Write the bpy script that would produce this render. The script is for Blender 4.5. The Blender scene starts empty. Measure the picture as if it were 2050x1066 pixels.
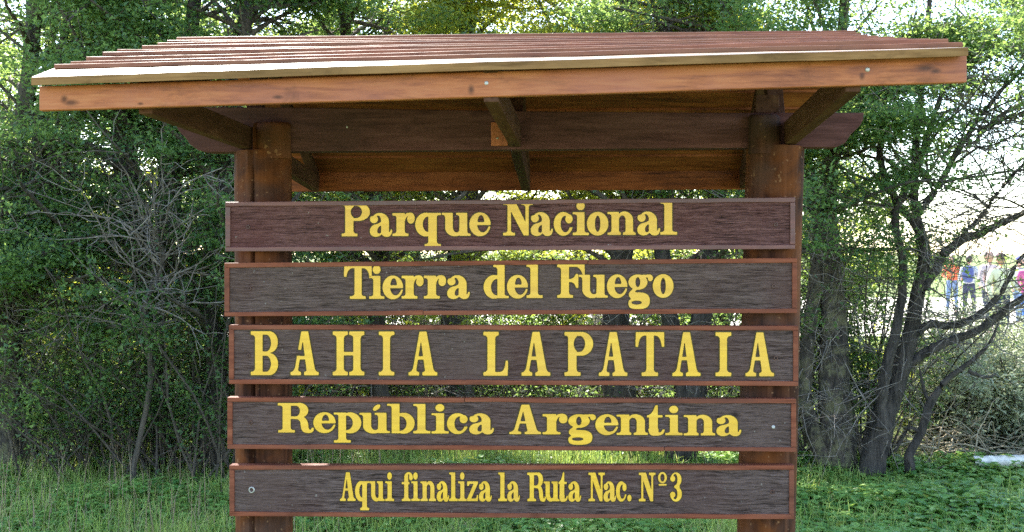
import bpy, bmesh, math, random
import numpy as np
from mathutils import Vector, geometry

# ------------------------------------------------------------------ camera, sky, sun, exposure
SC = bpy.context.scene
COL = SC.collection
F, CX, HZ, EYE = 2200.0, 1025.0, 510.0, 1.78          # focal length in photo pixels, centre column, horizon row, eye height
cam_d = bpy.data.cameras.new('camera'); cam = bpy.data.objects.new('camera', cam_d); COL.objects.link(cam)
cam.location = (0, 0, EYE); cam.rotation_euler = (math.radians(90), 0, 0)
cam_d.sensor_width = 36; cam_d.lens = 36 * F / 2050; cam_d.shift_y = -(533 - HZ) / 2050
cam_d.clip_start = 0.05; cam_d.clip_end = 6000
SC.camera = cam
SUN_EL, SUN_AZ = math.radians(44), math.radians(-21)   # azimuth from +Y, negative = towards the left
w = bpy.data.worlds.new("World"); SC.world = w; w.use_nodes = True
wn = w.node_tree.nodes; wl = w.node_tree.links
sky = wn.new('ShaderNodeTexSky'); sky.sky_type = 'NISHITA'; sky.sun_disc = False
sky.sun_elevation = SUN_EL; sky.sun_rotation = SUN_AZ
sky.air_density = 1.0; sky.dust_density = 0.6; sky.ozone_density = 1.0
wn['Background'].inputs[1].default_value = 0.15
wl.new(sky.outputs[0], wn['Background'].inputs[0])
sun_d = bpy.data.lights.new('sun', 'SUN'); sun = bpy.data.objects.new('sun', sun_d); COL.objects.link(sun)
sun_d.energy = 5.0; sun_d.angle = math.radians(0.5); sun_d.color = (1, .95, .86)
sdir = Vector((math.sin(SUN_AZ) * math.cos(SUN_EL), math.cos(SUN_AZ) * math.cos(SUN_EL), math.sin(SUN_EL)))
sun.rotation_euler = sdir.to_track_quat('Z', 'Y').to_euler()
SC.view_settings.view_transform = 'Standard'; SC.view_settings.look = 'None'
SC.view_settings.gamma = 1; SC.view_settings.use_curve_mapping = False
SC.view_settings.exposure = 2.35
SC.cycles.use_denoising = False
SC.cycles.max_bounces = 7; SC.cycles.diffuse_bounces = 4; SC.cycles.transmission_bounces = 5
SC.cycles.glossy_bounces = 3; SC.cycles.sample_clamp_indirect = 6

def P3(px, py, d):
    return np.array([(px - CX) / F * d, d, EYE + (HZ - py) / F * d])

# ------------------------------------------------------------------ helpers
def tag(o, label=None, cat=None, group=None, kind=None):
    if label: o['label'] = label
    if cat: o['category'] = cat
    if group: o['group'] = group
    if kind: o['kind'] = kind
    return o

def wloc(o):
    v = Vector((0, 0, 0))
    while o is not None:
        v = v + o.location; o = o.parent
    return v

def empty(name, loc, label, cat, group=None):
    o = bpy.data.objects.new(name, None); COL.objects.link(o); o.location = Vector(loc)
    o.empty_display_size = .2
    return tag(o, label, cat, group)

def mesh_obj(name, verts, faces, mats, parent=None, origin=None, smooth=False, fmat=None):
    """verts in WORLD coordinates; faces a list of index lists, or an (N,3)/(N,4) array"""
    verts = np.asarray(verts, dtype=np.float64)
    if origin is None:
        origin = (verts.min(0) + verts.max(0)) / 2
    origin = np.asarray(origin, dtype=np.float64)
    loc = verts - origin
    me = bpy.data.meshes.new(name)
    if isinstance(faces, np.ndarray):
        n, k = faces.shape
        me.vertices.add(len(loc)); me.vertices.foreach_set('co', loc.astype(np.float32).ravel())
        me.loops.add(n * k); me.loops.foreach_set('vertex_index', faces.astype(np.int32).ravel())
        me.polygons.add(n); me.polygons.foreach_set('loop_start', np.arange(0, n * k, k, dtype=np.int32))
        me.update(calc_edges=True)
    else:
        me.from_pydata([tuple(v) for v in loc], [], faces); me.update()
    if not isinstance(mats, (list, tuple)): mats = [mats]
    for m in mats: me.materials.append(m)
    if fmat is not None: me.polygons.foreach_set('material_index', np.asarray(fmat, dtype=np.int32))
    if smooth: me.polygons.foreach_set('use_smooth', np.ones(len(me.polygons), dtype=bool))
    o = bpy.data.objects.new(name, me); COL.objects.link(o)
    if parent is not None:
        o.parent = parent; o.location = Vector(origin) - wloc(parent)
    else:
        o.location = Vector(origin)
    return o

def point_attr(o, name, vals):
    a = o.data.attributes.new(name, 'FLOAT', 'POINT'); a.data.foreach_set('value', np.asarray(vals, dtype=np.float32))

def bevel_mod(o, wd, seg=2):
    m = o.modifiers.new('bevel', 'BEVEL'); m.width = wd; m.segments = seg; m.limit_method = 'ANGLE'; m.angle_limit = math.radians(40)
    return o

# ------------------------------------------------------------------ node helpers / materials
def new_mat(name):
    m = bpy.data.materials.new(name); m.use_nodes = True
    nt = m.node_tree; b = nt.nodes['Principled BSDF']
    return m, nt, b

def nd(nt, t, **kw):
    n = nt.nodes.new(t)
    for k, v in kw.items():
        if k in n.inputs: n.inputs[k].default_value = v
        else: setattr(n, k, v)
    return n

def ramp(nt, fac, stops):
    r = nt.nodes.new('ShaderNodeValToRGB'); nt.links.new(fac, r.inputs[0])
    el = r.color_ramp.elements
    while len(el) < len(stops): el.new(.5)
    for e, (p, c) in zip(el, stops):
        e.position = p; e.color = (c[0], c[1], c[2], 1) if not isinstance(c, (int, float)) else (c, c, c, 1)
    return r.outputs[0]

def mixc(nt, fac, a, b, mode='MIX'):
    m = nt.nodes.new('ShaderNodeMix'); m.data_type = 'RGBA'; m.blend_type = mode
    for i, v in ((0, fac), (6, a), (7, b)):
        if isinstance(v, (int, float)): m.inputs[i].default_value = v
        elif isinstance(v, tuple): m.inputs[i].default_value = (*v, 1)
        else: nt.links.new(v, m.inputs[i])
    return m.outputs[2]

def math_n(nt, op, a, b=None):
    m = nt.nodes.new('ShaderNodeMath'); m.operation = op
    for i, v in ((0, a), (1, b)):
        if v is None: continue
        if isinstance(v, (int, float)): m.inputs[i].default_value = v
        else: nt.links.new(v, m.inputs[i])
    return m.outputs[0]

def coords(nt, scale, rnd=True):
    tc = nt.nodes.new('ShaderNodeTexCoord'); src = tc.outputs['Object']
    if rnd:
        oi = nt.nodes.new('ShaderNodeObjectInfo')
        cx = nt.nodes.new('ShaderNodeVectorMath'); cx.operation = 'SCALE'; cx.inputs[0].default_value = (7.3, 5.1, 3.7)
        nt.links.new(oi.outputs['Random'], cx.inputs[3])
        ad = nt.nodes.new('ShaderNodeVectorMath'); ad.operation = 'ADD'
        nt.links.new(src, ad.inputs[0]); nt.links.new(cx.outputs[0], ad.inputs[1]); src = ad.outputs[0]
    mp = nt.nodes.new('ShaderNodeMapping'); mp.inputs['Scale'].default_value = scale
    nt.links.new(src, mp.inputs[0])
    return mp.outputs[0], tc.outputs['Object'], src

def noise(nt, vec, scale, detail=4, rough=.55, dist=0.0):
    n = nt.nodes.new('ShaderNodeTexNoise'); n.inputs['Scale'].default_value = scale
    n.inputs['Detail'].default_value = detail; n.inputs['Roughness'].default_value = rough; n.inputs['Distortion'].default_value = dist
    nt.links.new(vec, n.inputs['Vector'])
    return n.outputs['Fac']

def bump(nt, b, h, strength, dist, prev=None):
    n = nt.nodes.new('ShaderNodeBump'); n.inputs['Strength'].default_value = strength; n.inputs['Distance'].default_value = dist
    nt.links.new(h, n.inputs['Height'])
    if prev is not None: nt.links.new(prev, n.inputs['Normal'])
    nt.links.new(n.outputs[0], b.inputs['Normal'])
    return n.outputs[0]

def spot_mask(nt, objcoord, pts):
    """1 inside small elongated stains given as (x,y,z,rx,rz) in object space"""
    tot = None
    for (x, y, z, rx, rz) in pts:
        s = nt.nodes.new('ShaderNodeVectorMath'); s.operation = 'SUBTRACT'; s.inputs[1].default_value = (x, y, z)
        nt.links.new(objcoord, s.inputs[0])
        v = nt.nodes.new('ShaderNodeVectorMath'); v.operation = 'MULTIPLY'; v.inputs[1].default_value = (1 / rx, 0, 1 / rz)
        nt.links.new(s.outputs[0], v.inputs[0])
        l = nt.nodes.new('ShaderNodeVectorMath'); l.operation = 'LENGTH'; nt.links.new(v.outputs[0], l.inputs[0])
        mr = nt.nodes.new('ShaderNodeMapRange'); mr.inputs[1].default_value = 1; mr.inputs[2].default_value = .25
        nt.links.new(l.outputs['Value'], mr.inputs[0])
        tot = mr.outputs[0] if tot is None else math_n(nt, 'MAXIMUM', tot, mr.outputs[0])
    return tot

def wood(name, dark, mid, light, axis='X', rough=.55, bstr=.35, grain=1.0, coat=0.0, spots=None, blotch=None, wavy=.0, spec=.5):
    m, nt, b = new_mat(name)
    s = {'X': (1.6, 26 * grain, 26 * grain), 'Y': (26 * grain, 1.6, 26 * grain), 'Z': (26 * grain, 26 * grain, 1.6)}[axis]
    v, obj, src = coords(nt, s)
    g = noise(nt, v, 1.0, 6, .62, .6 + wavy)
    g2 = noise(nt, v, 4.2, 4, .6, .3)
    big = noise(nt, src, 2.6, 3, .55, .4)
    f = math_n(nt, 'ADD', math_n(nt, 'MULTIPLY', g, .62), math_n(nt, 'MULTIPLY', g2, .38))
    c = ramp(nt, f, [(.33, dark), (.5, mid), (.68, light)])
    bl = blotch or tuple(x * .62 for x in mid)
    c = mixc(nt, math_n(nt, 'MULTIPLY', ramp(nt, big, [(.42, 0), (.68, 1)]), .55), c, bl)
    st = nt.nodes.new('ShaderNodeMapping'); st.inputs['Scale'].default_value = {'X': (5, 11, 11), 'Y': (11, 5, 11), 'Z': (11, 11, 5)}[axis]; nt.links.new(src, st.inputs[0])
    stn = noise(nt, st.outputs[0], 1.0, 6, .7, 1.0)
    c = mixc(nt, math_n(nt, 'MULTIPLY', ramp(nt, stn, [(.54, 0), (.72, 1)]), .6), c, tuple(x * .3 for x in mid))
    fl = noise(nt, src, 55, 3, .6)
    c = mixc(nt, math_n(nt, 'MULTIPLY', ramp(nt, fl, [(.7, 0), (.78, 1)]), .35), c, tuple(x * .25 for x in mid))
    if spots:
        c = mixc(nt, math_n(nt, 'MULTIPLY', spot_mask(nt, obj, spots), .8), c, tuple(x * .16 for x in mid))
    nt.links.new(c, b.inputs['Base Color'])
    b.inputs['Specular IOR Level'].default_value = spec
    r = ramp(nt, g, [(.3, max(rough - .12, 0)), (.7, min(rough + .12, 1))])
    nt.links.new(r, b.inputs['Roughness'])
    b.inputs['Coat Weight'].default_value = coat; b.inputs['Coat Roughness'].default_value = .25
    bump(nt, b, f, bstr, .004)
    return m

M = {}
# sand-blasted sign field: deep wavy raised grain
def field_mat(name, dark, mid, light, depth=1.0, spots=None):
    m, nt, b = new_mat(name)
    v, obj, src = coords(nt, (1.0, 1.0, 1.0))
    warp = nt.nodes.new('ShaderNodeTexNoise'); warp.inputs['Scale'].default_value = 9; warp.inputs['Detail'].default_value = 3
    nt.links.new(src, warp.inputs['Vector'])
    sub = nt.nodes.new('ShaderNodeVectorMath'); sub.operation = 'MULTIPLY_ADD'
    sub.inputs[1].default_value = (0, 0, .017); nt.links.new(warp.outputs['Color'], sub.inputs[0]); nt.links.new(src, sub.inputs[2])
    mp = nt.nodes.new('ShaderNodeMapping'); mp.inputs['Scale'].default_value = (9, 9, 190); nt.links.new(sub.outputs[0], mp.inputs[0])
    g = noise(nt, mp.outputs[0], 1.0, 3, .55, .7)
    mp2 = nt.nodes.new('ShaderNodeMapping'); mp2.inputs['Scale'].default_value = (30, 30, 480); nt.links.new(sub.outputs[0], mp2.inputs[0])
    g2 = noise(nt, mp2.outputs[0], 1.0, 3, .6, .3)
    f = math_n(nt, 'ADD', math_n(nt, 'MULTIPLY', g, .56), math_n(nt, 'MULTIPLY', g2, .44))
    c = ramp(nt, f, [(.38, dark), (.46, mid), (.6, light)])
    big = noise(nt, src, 3.2, 3, .5)
    c = mixc(nt, math_n(nt, 'MULTIPLY', ramp(nt, big, [(.45, 0), (.7, 1)]), .45), c, (mid[0] * 1.1, mid[1] * .7, mid[2] * .7))
    fade = noise(nt, src, 1.7, 3, .6, .5)
    c = mixc(nt, math_n(nt, 'MULTIPLY', ramp(nt, fade, [(.48, 0), (.66, 1)]), .4), c, (mid[0] * 1.5, mid[1] * 1.55, mid[2] * 1.55))
    sp = noise(nt, src, 70, 2, .5)
    c = mixc(nt, math_n(nt, 'MULTIPLY', ramp(nt, sp, [(.72, 0), (.78, 1)]), .5), c, (.36, .34, .31))
    if spots: c = mixc(nt, math_n(nt, 'MULTIPLY', spot_mask(nt, obj, spots), .75), c, dark)
    nt.links.new(c, b.inputs['Base Color']); b.inputs['Roughness'].default_value = .62
    b.inputs['Specular IOR Level'].default_value = .2
    bump(nt, b, f, .95 * depth, .007)
    return m
M['field'] = field_mat('sandblasted_brown', (.01, .005, .004), (.07, .043, .038), (.14, .094, .088))
M['field_knot'] = field_mat('sandblasted_brown_with_knot', (.01, .005, .004), (.07, .043, .038), (.14, .094, .088), 1.0, [(.8, 0, .037, .024, .018), (.8, 0, .03, .012, .014), (.62, 0, -.03, .01, .004)])
M['field_red'] = field_mat('sandblasted_reddish', (.012, .004, .004), (.086, .034, .033), (.17, .08, .078), 1.2)
M['border'] = wood('border_stain', (.08, .02, .011), (.2, .057, .03), (.28, .1, .056), 'X', .6, .4, 1.2, blotch=(.13, .05, .036), spec=.15)
M['border_dark'] = wood('border_dark_stain', (.07, .024, .022), (.14, .05, .046), (.22, .085, .075), 'X', .5, .35, 1.2)
M['fascia'] = wood('fascia_varnish', (.14, .032, .009), (.37, .118, .043), (.47, .185, .08), 'X', .5, .3, 1.0, coat=.0, spec=.25,
                   spots=[(-1.205, 0, -.04, .03, .012), (-1.225, 0, -.03, .014, .016), (1.19, 0, .03, .034, .013), (1.215, 0, .022, .02, .01), (-.05, 0, -.015, .012, .018), (1.02, 0, .01, .01, .014), (-.6, 0, -.03, .02, .008), (-1.0, 0, -.045, .012, .006)],
                   blotch=(.3, .1, .07))
M['plank'] = wood('roof_plank_stain', (.07, .02, .01), (.22, .075, .036), (.32, .135, .075), 'X', .55, .6, 1.0, coat=.0, blotch=(.17, .08, .035), spec=.3)
M['plank_worn'] = wood('roof_plank_worn', (.05, .022, .006), (.16, .08, .024), (.27, .15, .055), 'X', .36, .4, 1.0, coat=.0, blotch=(.1, .06, .022))
M['plank_edge'] = wood('rough_sawn_plank_edge', (.09, .045, .016), (.24, .125, .05), (.34, .19, .08), 'X', .9, .5, 1.0, blotch=(.13, .075, .03), spec=.1)
M['under'] = wood('roof_underside', (.045, .012, .004), (.24, .07, .02), (.36, .125, .04), 'X', .7, .4, .7, blotch=(.1, .03, .012), spec=.15)
M['beam'] = wood('beam_stain', (.04, .016, .015), (.1, .042, .04), (.16, .074, .072), 'X', .85, .6, .9, blotch=(.07, .035, .03), spec=.12)
M['rafter'] = wood('rafter_stain', (.035, .014, .008), (.088, .04, .024), (.13, .068, .042), 'Y', .85, .4, .8, spec=.1)
M['orange'] = wood('fresh_orange_wood', (.25, .06, .02), (.42, .115, .04), (.5, .16, .06), 'Z', .5, .15, .8)
M['block'] = wood('olive_block_wood', (.1, .07, .02), (.2, .13, .04), (.25, .17, .06), 'X', .6, .2, .8)

def post_mat():
    m, nt, b = new_mat('log_stain')
    v, obj, src = coords(nt, (22, 22, 1.3))
    g = noise(nt, v, 1, 6, .6, .7)
    c = ramp(nt, g, [(.34, (.014, .005, .003)), (.5, (.058, .021, .011)), (.66, (.11, .043, .023))])
    big = noise(nt, src, 4.5, 4, .6, .5)
    c = mixc(nt, ramp(nt, big, [(.44, 0), (.62, .75)]), c, (.15, .046, .012))
    c = mixc(nt, ramp(nt, noise(nt, src, 3.3, 4, .6), [(.5, 0), (.7, .8)]), c, (.075, .044, .036))
    sp = noise(nt, src, 60, 2, .5)
    c = mixc(nt, math_n(nt, 'MULTIPLY', ramp(nt, sp, [(.66, 0), (.72, 1)]), .35), c, (.4, .22, .12))
    nt.links.new(c, b.inputs['Base Color']); b.inputs['Roughness'].default_value = .85; b.inputs['Specular IOR Level'].default_value = .12
    bump(nt, b, g, .7, .008)
    return m
M['post'] = post_mat()

def plain(name, col, rough=.6, metal=0.0, var=.12, bscale=60, bstr=.1):
    m, nt, b = new_mat(name)
    v, obj, src = coords(nt, (1, 1, 1))
    n = noise(nt, src, bscale, 4, .6)
    c = ramp(nt, n, [(.3, tuple(x * (1 - var) for x in col)), (.7, tuple(min(1, x * (1 + var)) for x in col))])
    nt.links.new(c, b.inputs['Base Color']); b.inputs['Roughness'].default_value = rough; b.inputs['Metallic'].default_value = metal
    if bstr: bump(nt, b, n, bstr, .004)
    return m
def letter_mat():
    m, nt, b = new_mat('yellow_letter_paint')
    v, obj, src = coords(nt, (3, 3, 60))
    n = noise(nt, v, 1, 4, .6, .4); big = noise(nt, src, 5, 3, .6)
    c = ramp(nt, n, [(.3, (.62, .34, .014)), (.55, (.74, .42, .02)), (.75, (.8, .49, .04))])
    c = mixc(nt, ramp(nt, big, [(.4, 0), (.75, .5)]), c, (.66, .36, .06))
    ch = noise(nt, src, 55, 3, .6)
    c = mixc(nt, ramp(nt, ch, [(.74, 0), (.8, .6)]), c, (.3, .2, .05))
    nt.links.new(c, b.inputs['Base Color']); b.inputs['Roughness'].default_value = .42
    bump(nt, b, n, .2, .002)
    return m
M['yellow'] = letter_mat()
M['rim'] = plain('dark_olive_routed_edge', (.05, .034, .006), .7)
M['steel'] = plain('zinc_steel', (.42, .41, .4), .45, .5)
M['bolt'] = plain('painted_bolt', (.075, .032, .027), .4, .1)
M['hole'] = plain('dark_hole', (.01, .008, .006), .9)
M['white'] = plain('white_paint_fleck', (.45, .44, .44), .6)

def leaf_mat(name, dark, mid, light, trans, tw=.45, rough=.45, spec=.5, dead=None):
    m, nt, b = new_mat(name)
    at = nt.nodes.new('ShaderNodeAttribute'); at.attribute_name = 'tone'
    c = ramp(nt, at.outputs['Fac'], [(0, dark), (.5, mid), (1, light)])
    if dead: c = mixc(nt, ramp(nt, at.outputs['Fac'], [(.93, 0), (.95, 1)]), c, dead)
    nt.links.new(c, b.inputs['Base Color']); b.inputs['Roughness'].default_value = rough; b.inputs['Specular IOR Level'].default_value = spec
    t = nt.nodes.new('ShaderNodeBsdfTranslucent')
    tc = mixc(nt, .35, trans, c); nt.links.new(tc, t.inputs['Color'])
    mx = nt.nodes.new('ShaderNodeMixShader'); mx.inputs[0].default_value = tw
    nt.links.new(b.outputs[0], mx.inputs[1]); nt.links.new(t.outputs[0], mx.inputs[2])
    nt.links.new(mx.outputs[0], nt.nodes['Material Output'].inputs[0])
    return m
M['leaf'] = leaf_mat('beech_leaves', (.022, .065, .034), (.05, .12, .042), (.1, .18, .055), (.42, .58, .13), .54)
M['leaf_sun'] = leaf_mat('sunlit_tint_beech_leaves', (.1, .14, .025), (.16, .2, .03), (.24, .27, .04), (.72, .74, .08), .56)  # lighter, yellower copy of the beech leaves; sunlight painted into the colour
M['leaf_far'] = leaf_mat('sunlit_tint_far_leaves', (.06, .12, .025), (.1, .16, .03), (.14, .2, .035), (.6, .68, .08), .55)  # far foliage lightened in its colour to look sunlit
M['leaf_grey'] = leaf_mat('grey_willow_leaves', (.2, .24, .15), (.3, .34, .22), (.42, .45, .33), (.3, .34, .15), .35, .5)
M['grass'] = leaf_mat('grass_blades', (.17, .28, .06), (.31, .43, .095), (.5, .56, .16), (.5, .6, .12), .42, .5, .3, dead=(.36, .28, .15))
M['seed'] = leaf_mat('dry_grass_stalks', (.22, .17, .1), (.3, .22, .15), (.38, .3, .2), (.4, .3, .18), .4, .6, .2)
M['herb'] = leaf_mat('herb_leaves', (.09, .23, .06), (.21, .39, .09), (.39, .52, .13), (.42, .58, .11), .35, .42, .5, dead=(.28, .3, .04))

def bark(name, dark, light, moss=None):
    m, nt, b = new_mat(name)
    v, obj, src = coords(nt, (9, 9, 2.2))
    g = noise(nt, v, 2.2, 6, .65, .8)
    c = ramp(nt, g, [(.35, dark), (.65, light)])
    if moss:
        c = mixc(nt, ramp(nt, noise(nt, src, 9, 5, .65), [(.47, 0), (.6, .85)]), c, moss)
    nt.links.new(c, b.inputs['Base Color']); b.inputs['Roughness'].default_value = .85
    bump(nt, b, g, 1.0, .06)
    return m
M['bark'] = bark('beech_bark', (.016, .012, .009), (.085, .068, .055))
M['bark_moss'] = bark('mossy_bark', (.016, .012, .009), (.1, .078, .06), (.17, .155, .08))
M['twig'] = bark('dead_twig', (.13, .105, .085), (.36, .31, .26))
M['straw'] = bark('dry_pale_stems', (.2, .16, .1), (.5, .43, .3))
M['twig_dark'] = bark('brown_twig', (.055, .045, .035), (.15, .12, .09))

# ------------------------------------------------------------------ ground, road
def ground_mat(name, a, b_, c_, s1, s2, rough=.95, bstr=.5):
    m, nt, b = new_mat(name)
    tc = nt.nodes.new('ShaderNodeTexCoord')
    n1 = noise(nt, tc.outputs['Object'], s1, 6, .65); n2 = noise(nt, tc.outputs['Object'], s2, 5, .6)
    c = ramp(nt, n2, [(.35, a), (.65, b_)])
    c = mixc(nt, ramp(nt, n1, [(.4, 0), (.65, .7)]), c, c_)
    nt.links.new(c, b.inputs['Base Color']); b.inputs['Roughness'].default_value = rough
    b.inputs['Specular IOR Level'].default_value = .2
    bump(nt, b, n2, bstr, .03)
    return m
M['soil'] = ground_mat('meadow_ground', (.06, .1, .025), (.12, .17, .04), (.16, .15, .06), .6, 9)
M['gravel'] = ground_mat('pale_gravel', (.5, .45, .38), (.66, .61, .54), (.42, .37, .3), .5, 30)

def ground():
    n = 90
    ys = np.concatenate([np.linspace(-12, 22, 60), np.array([30, 45, 70, 120, 250, 600, 1500, 3500])])
    xs = np.concatenate([[-3500, -1000, -300, -100, -40], np.linspace(-20, 24, 60), [45, 100, 300, 1000, 3500]])
    X, Y = np.meshgrid(xs, ys)
    Z = np.where((Y < 22) & (np.abs(X) < 26), .03 * np.sin(X * 1.3 + Y) * np.cos(Y * .9) , 0) - .01
    V = np.stack([X, Y, Z], -1).reshape(-1, 3); nx = len(xs)
    i, j = np.meshgrid(np.arange(len(xs) - 1), np.arange(len(ys) - 1)); a = (j * nx + i).ravel()
    o = mesh_obj('ground', V, np.stack([a, a + 1, a + nx + 1, a + nx], 1), M['soil'], origin=(0, 0, 0), smooth=True)
    tag(o, 'grassy ground running under the sign and trees to the horizon', None, None, 'structure')
    # gravel road beyond the trees
    xs = np.linspace(-60, 80, 71); front = 23 + .8 * np.sin(xs * .35) + .4 * np.sin(xs * 1.1); back = 45 + 1.2 * np.sin(xs * .2)
    V = np.concatenate([np.stack([xs, front, xs * 0 + .03], 1), np.stack([xs, back, xs * 0 + .03], 1)])
    k = np.arange(70)
    o = mesh_obj('road', V, np.stack([k, k + 1, k + 72, k + 71], 1), M['gravel'], origin=(0, 34, 0))
    tag(o, 'pale sunlit gravel road crossing behind the trees', None, None, 'structure')
ground()

# ------------------------------------------------------------------ letter shapes (drawn as masks, contoured, cut out as solid letters)
RES = 1.6; PAD = 10; YMIN = -45; YMAX = 112
class Glyph:
    def __init__(s, W):
        s.W = W
        nx = int((W + 2 * PAD) * RES); ny = int((YMAX - YMIN) * RES)
        gx = (np.arange(nx) + .5) / RES - PAD; gy = (np.arange(ny) + .5) / RES + YMIN
        s.X, s.Y = np.meshgrid(gx / W * 100, gy)      # x in percent of width
        s.m = np.zeros(s.X.shape, bool)
    def put(s, k, sub=False): s.m = (s.m & ~k) if sub else (s.m | k); return s
    def R(s, a, b, c, d, sub=False): return s.put((s.X >= a) & (s.X <= c) & (s.Y >= b) & (s.Y <= d), sub)
    def E(s, cx, cy, rx, ry, sub=False, ang=0, lim=None):
        dx, dy = s.X - cx, s.Y - cy
        if ang:
            sc = s.W / 100; ux = dx * sc; c, n = math.cos(ang), math.sin(ang)
            dx, dy = (ux * c + dy * n) / sc, -ux * n + dy * c
        k = (dx / rx) ** 2 + (dy / ry) ** 2 <= 1
        if lim is not None: k = k & (s.X >= lim[0]) & (s.Y >= lim[1]) & (s.X <= lim[2]) & (s.Y <= lim[3])
        return s.put(k, sub)
    def P(s, pts, sub=False, smooth=False):
        p = np.array(pts, float)
        if smooth:
            n = len(p); out = []
            for i in range(n):
                a, b, c, d = p[i - 1], p[i], p[(i + 1) % n], p[(i + 2) % n]
                for t in np.linspace(0, 1, 8, endpoint=False):
                    out.append(.5 * ((2 * b) + (c - a) * t + (2 * a - 5 * b + 4 * c - d) * t * t + (3 * b - a - 3 * c + d) * t ** 3))
            p = np.array(out)
        k = np.zeros(s.X.shape, bool); n = len(p)
        for i in range(n):
            x1, y1 = p[i]; x2, y2 = p[(i + 1) % n]
            if y1 == y2: continue
            k ^= ((s.Y < y1) != (s.Y < y2)) & (s.X < (x2 - x1) * (s.Y - y1) / (y2 - y1) + x1)
        return s.put(k, sub)
    def S(s, pts, sub=False): return s.P(pts, sub, True)
    def slab(s, x0, x1, y, up, sl, sr, t=8.0, r=8.0, L=True, Rt=True):
        """bracketed slab serif: from x0 to x1 at edge y, growing towards 'up' (+1/-1); sl..sr = the stem"""
        if up > 0: s.R(x0, y, x1, y + t)
        else: s.R(x0, y - t, x1, y)
        rx = r / s.W * 100; e = y + up * t
        for side, edge, ok in ((-1, sl, L), (1, sr, Rt)):
            if not ok: continue
            cx, cy = edge + side * rx, e + up * r
            kx = (s.X - edge) * side
            k = (kx >= -1) & (kx <= rx) & ((s.Y - e) * up >= -.5) & ((s.Y - e) * up <= r)
            k &= ((s.X - cx) / rx) ** 2 + ((s.Y - cy) / r) ** 2 >= 1
            s.put(k)
        return s

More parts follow.
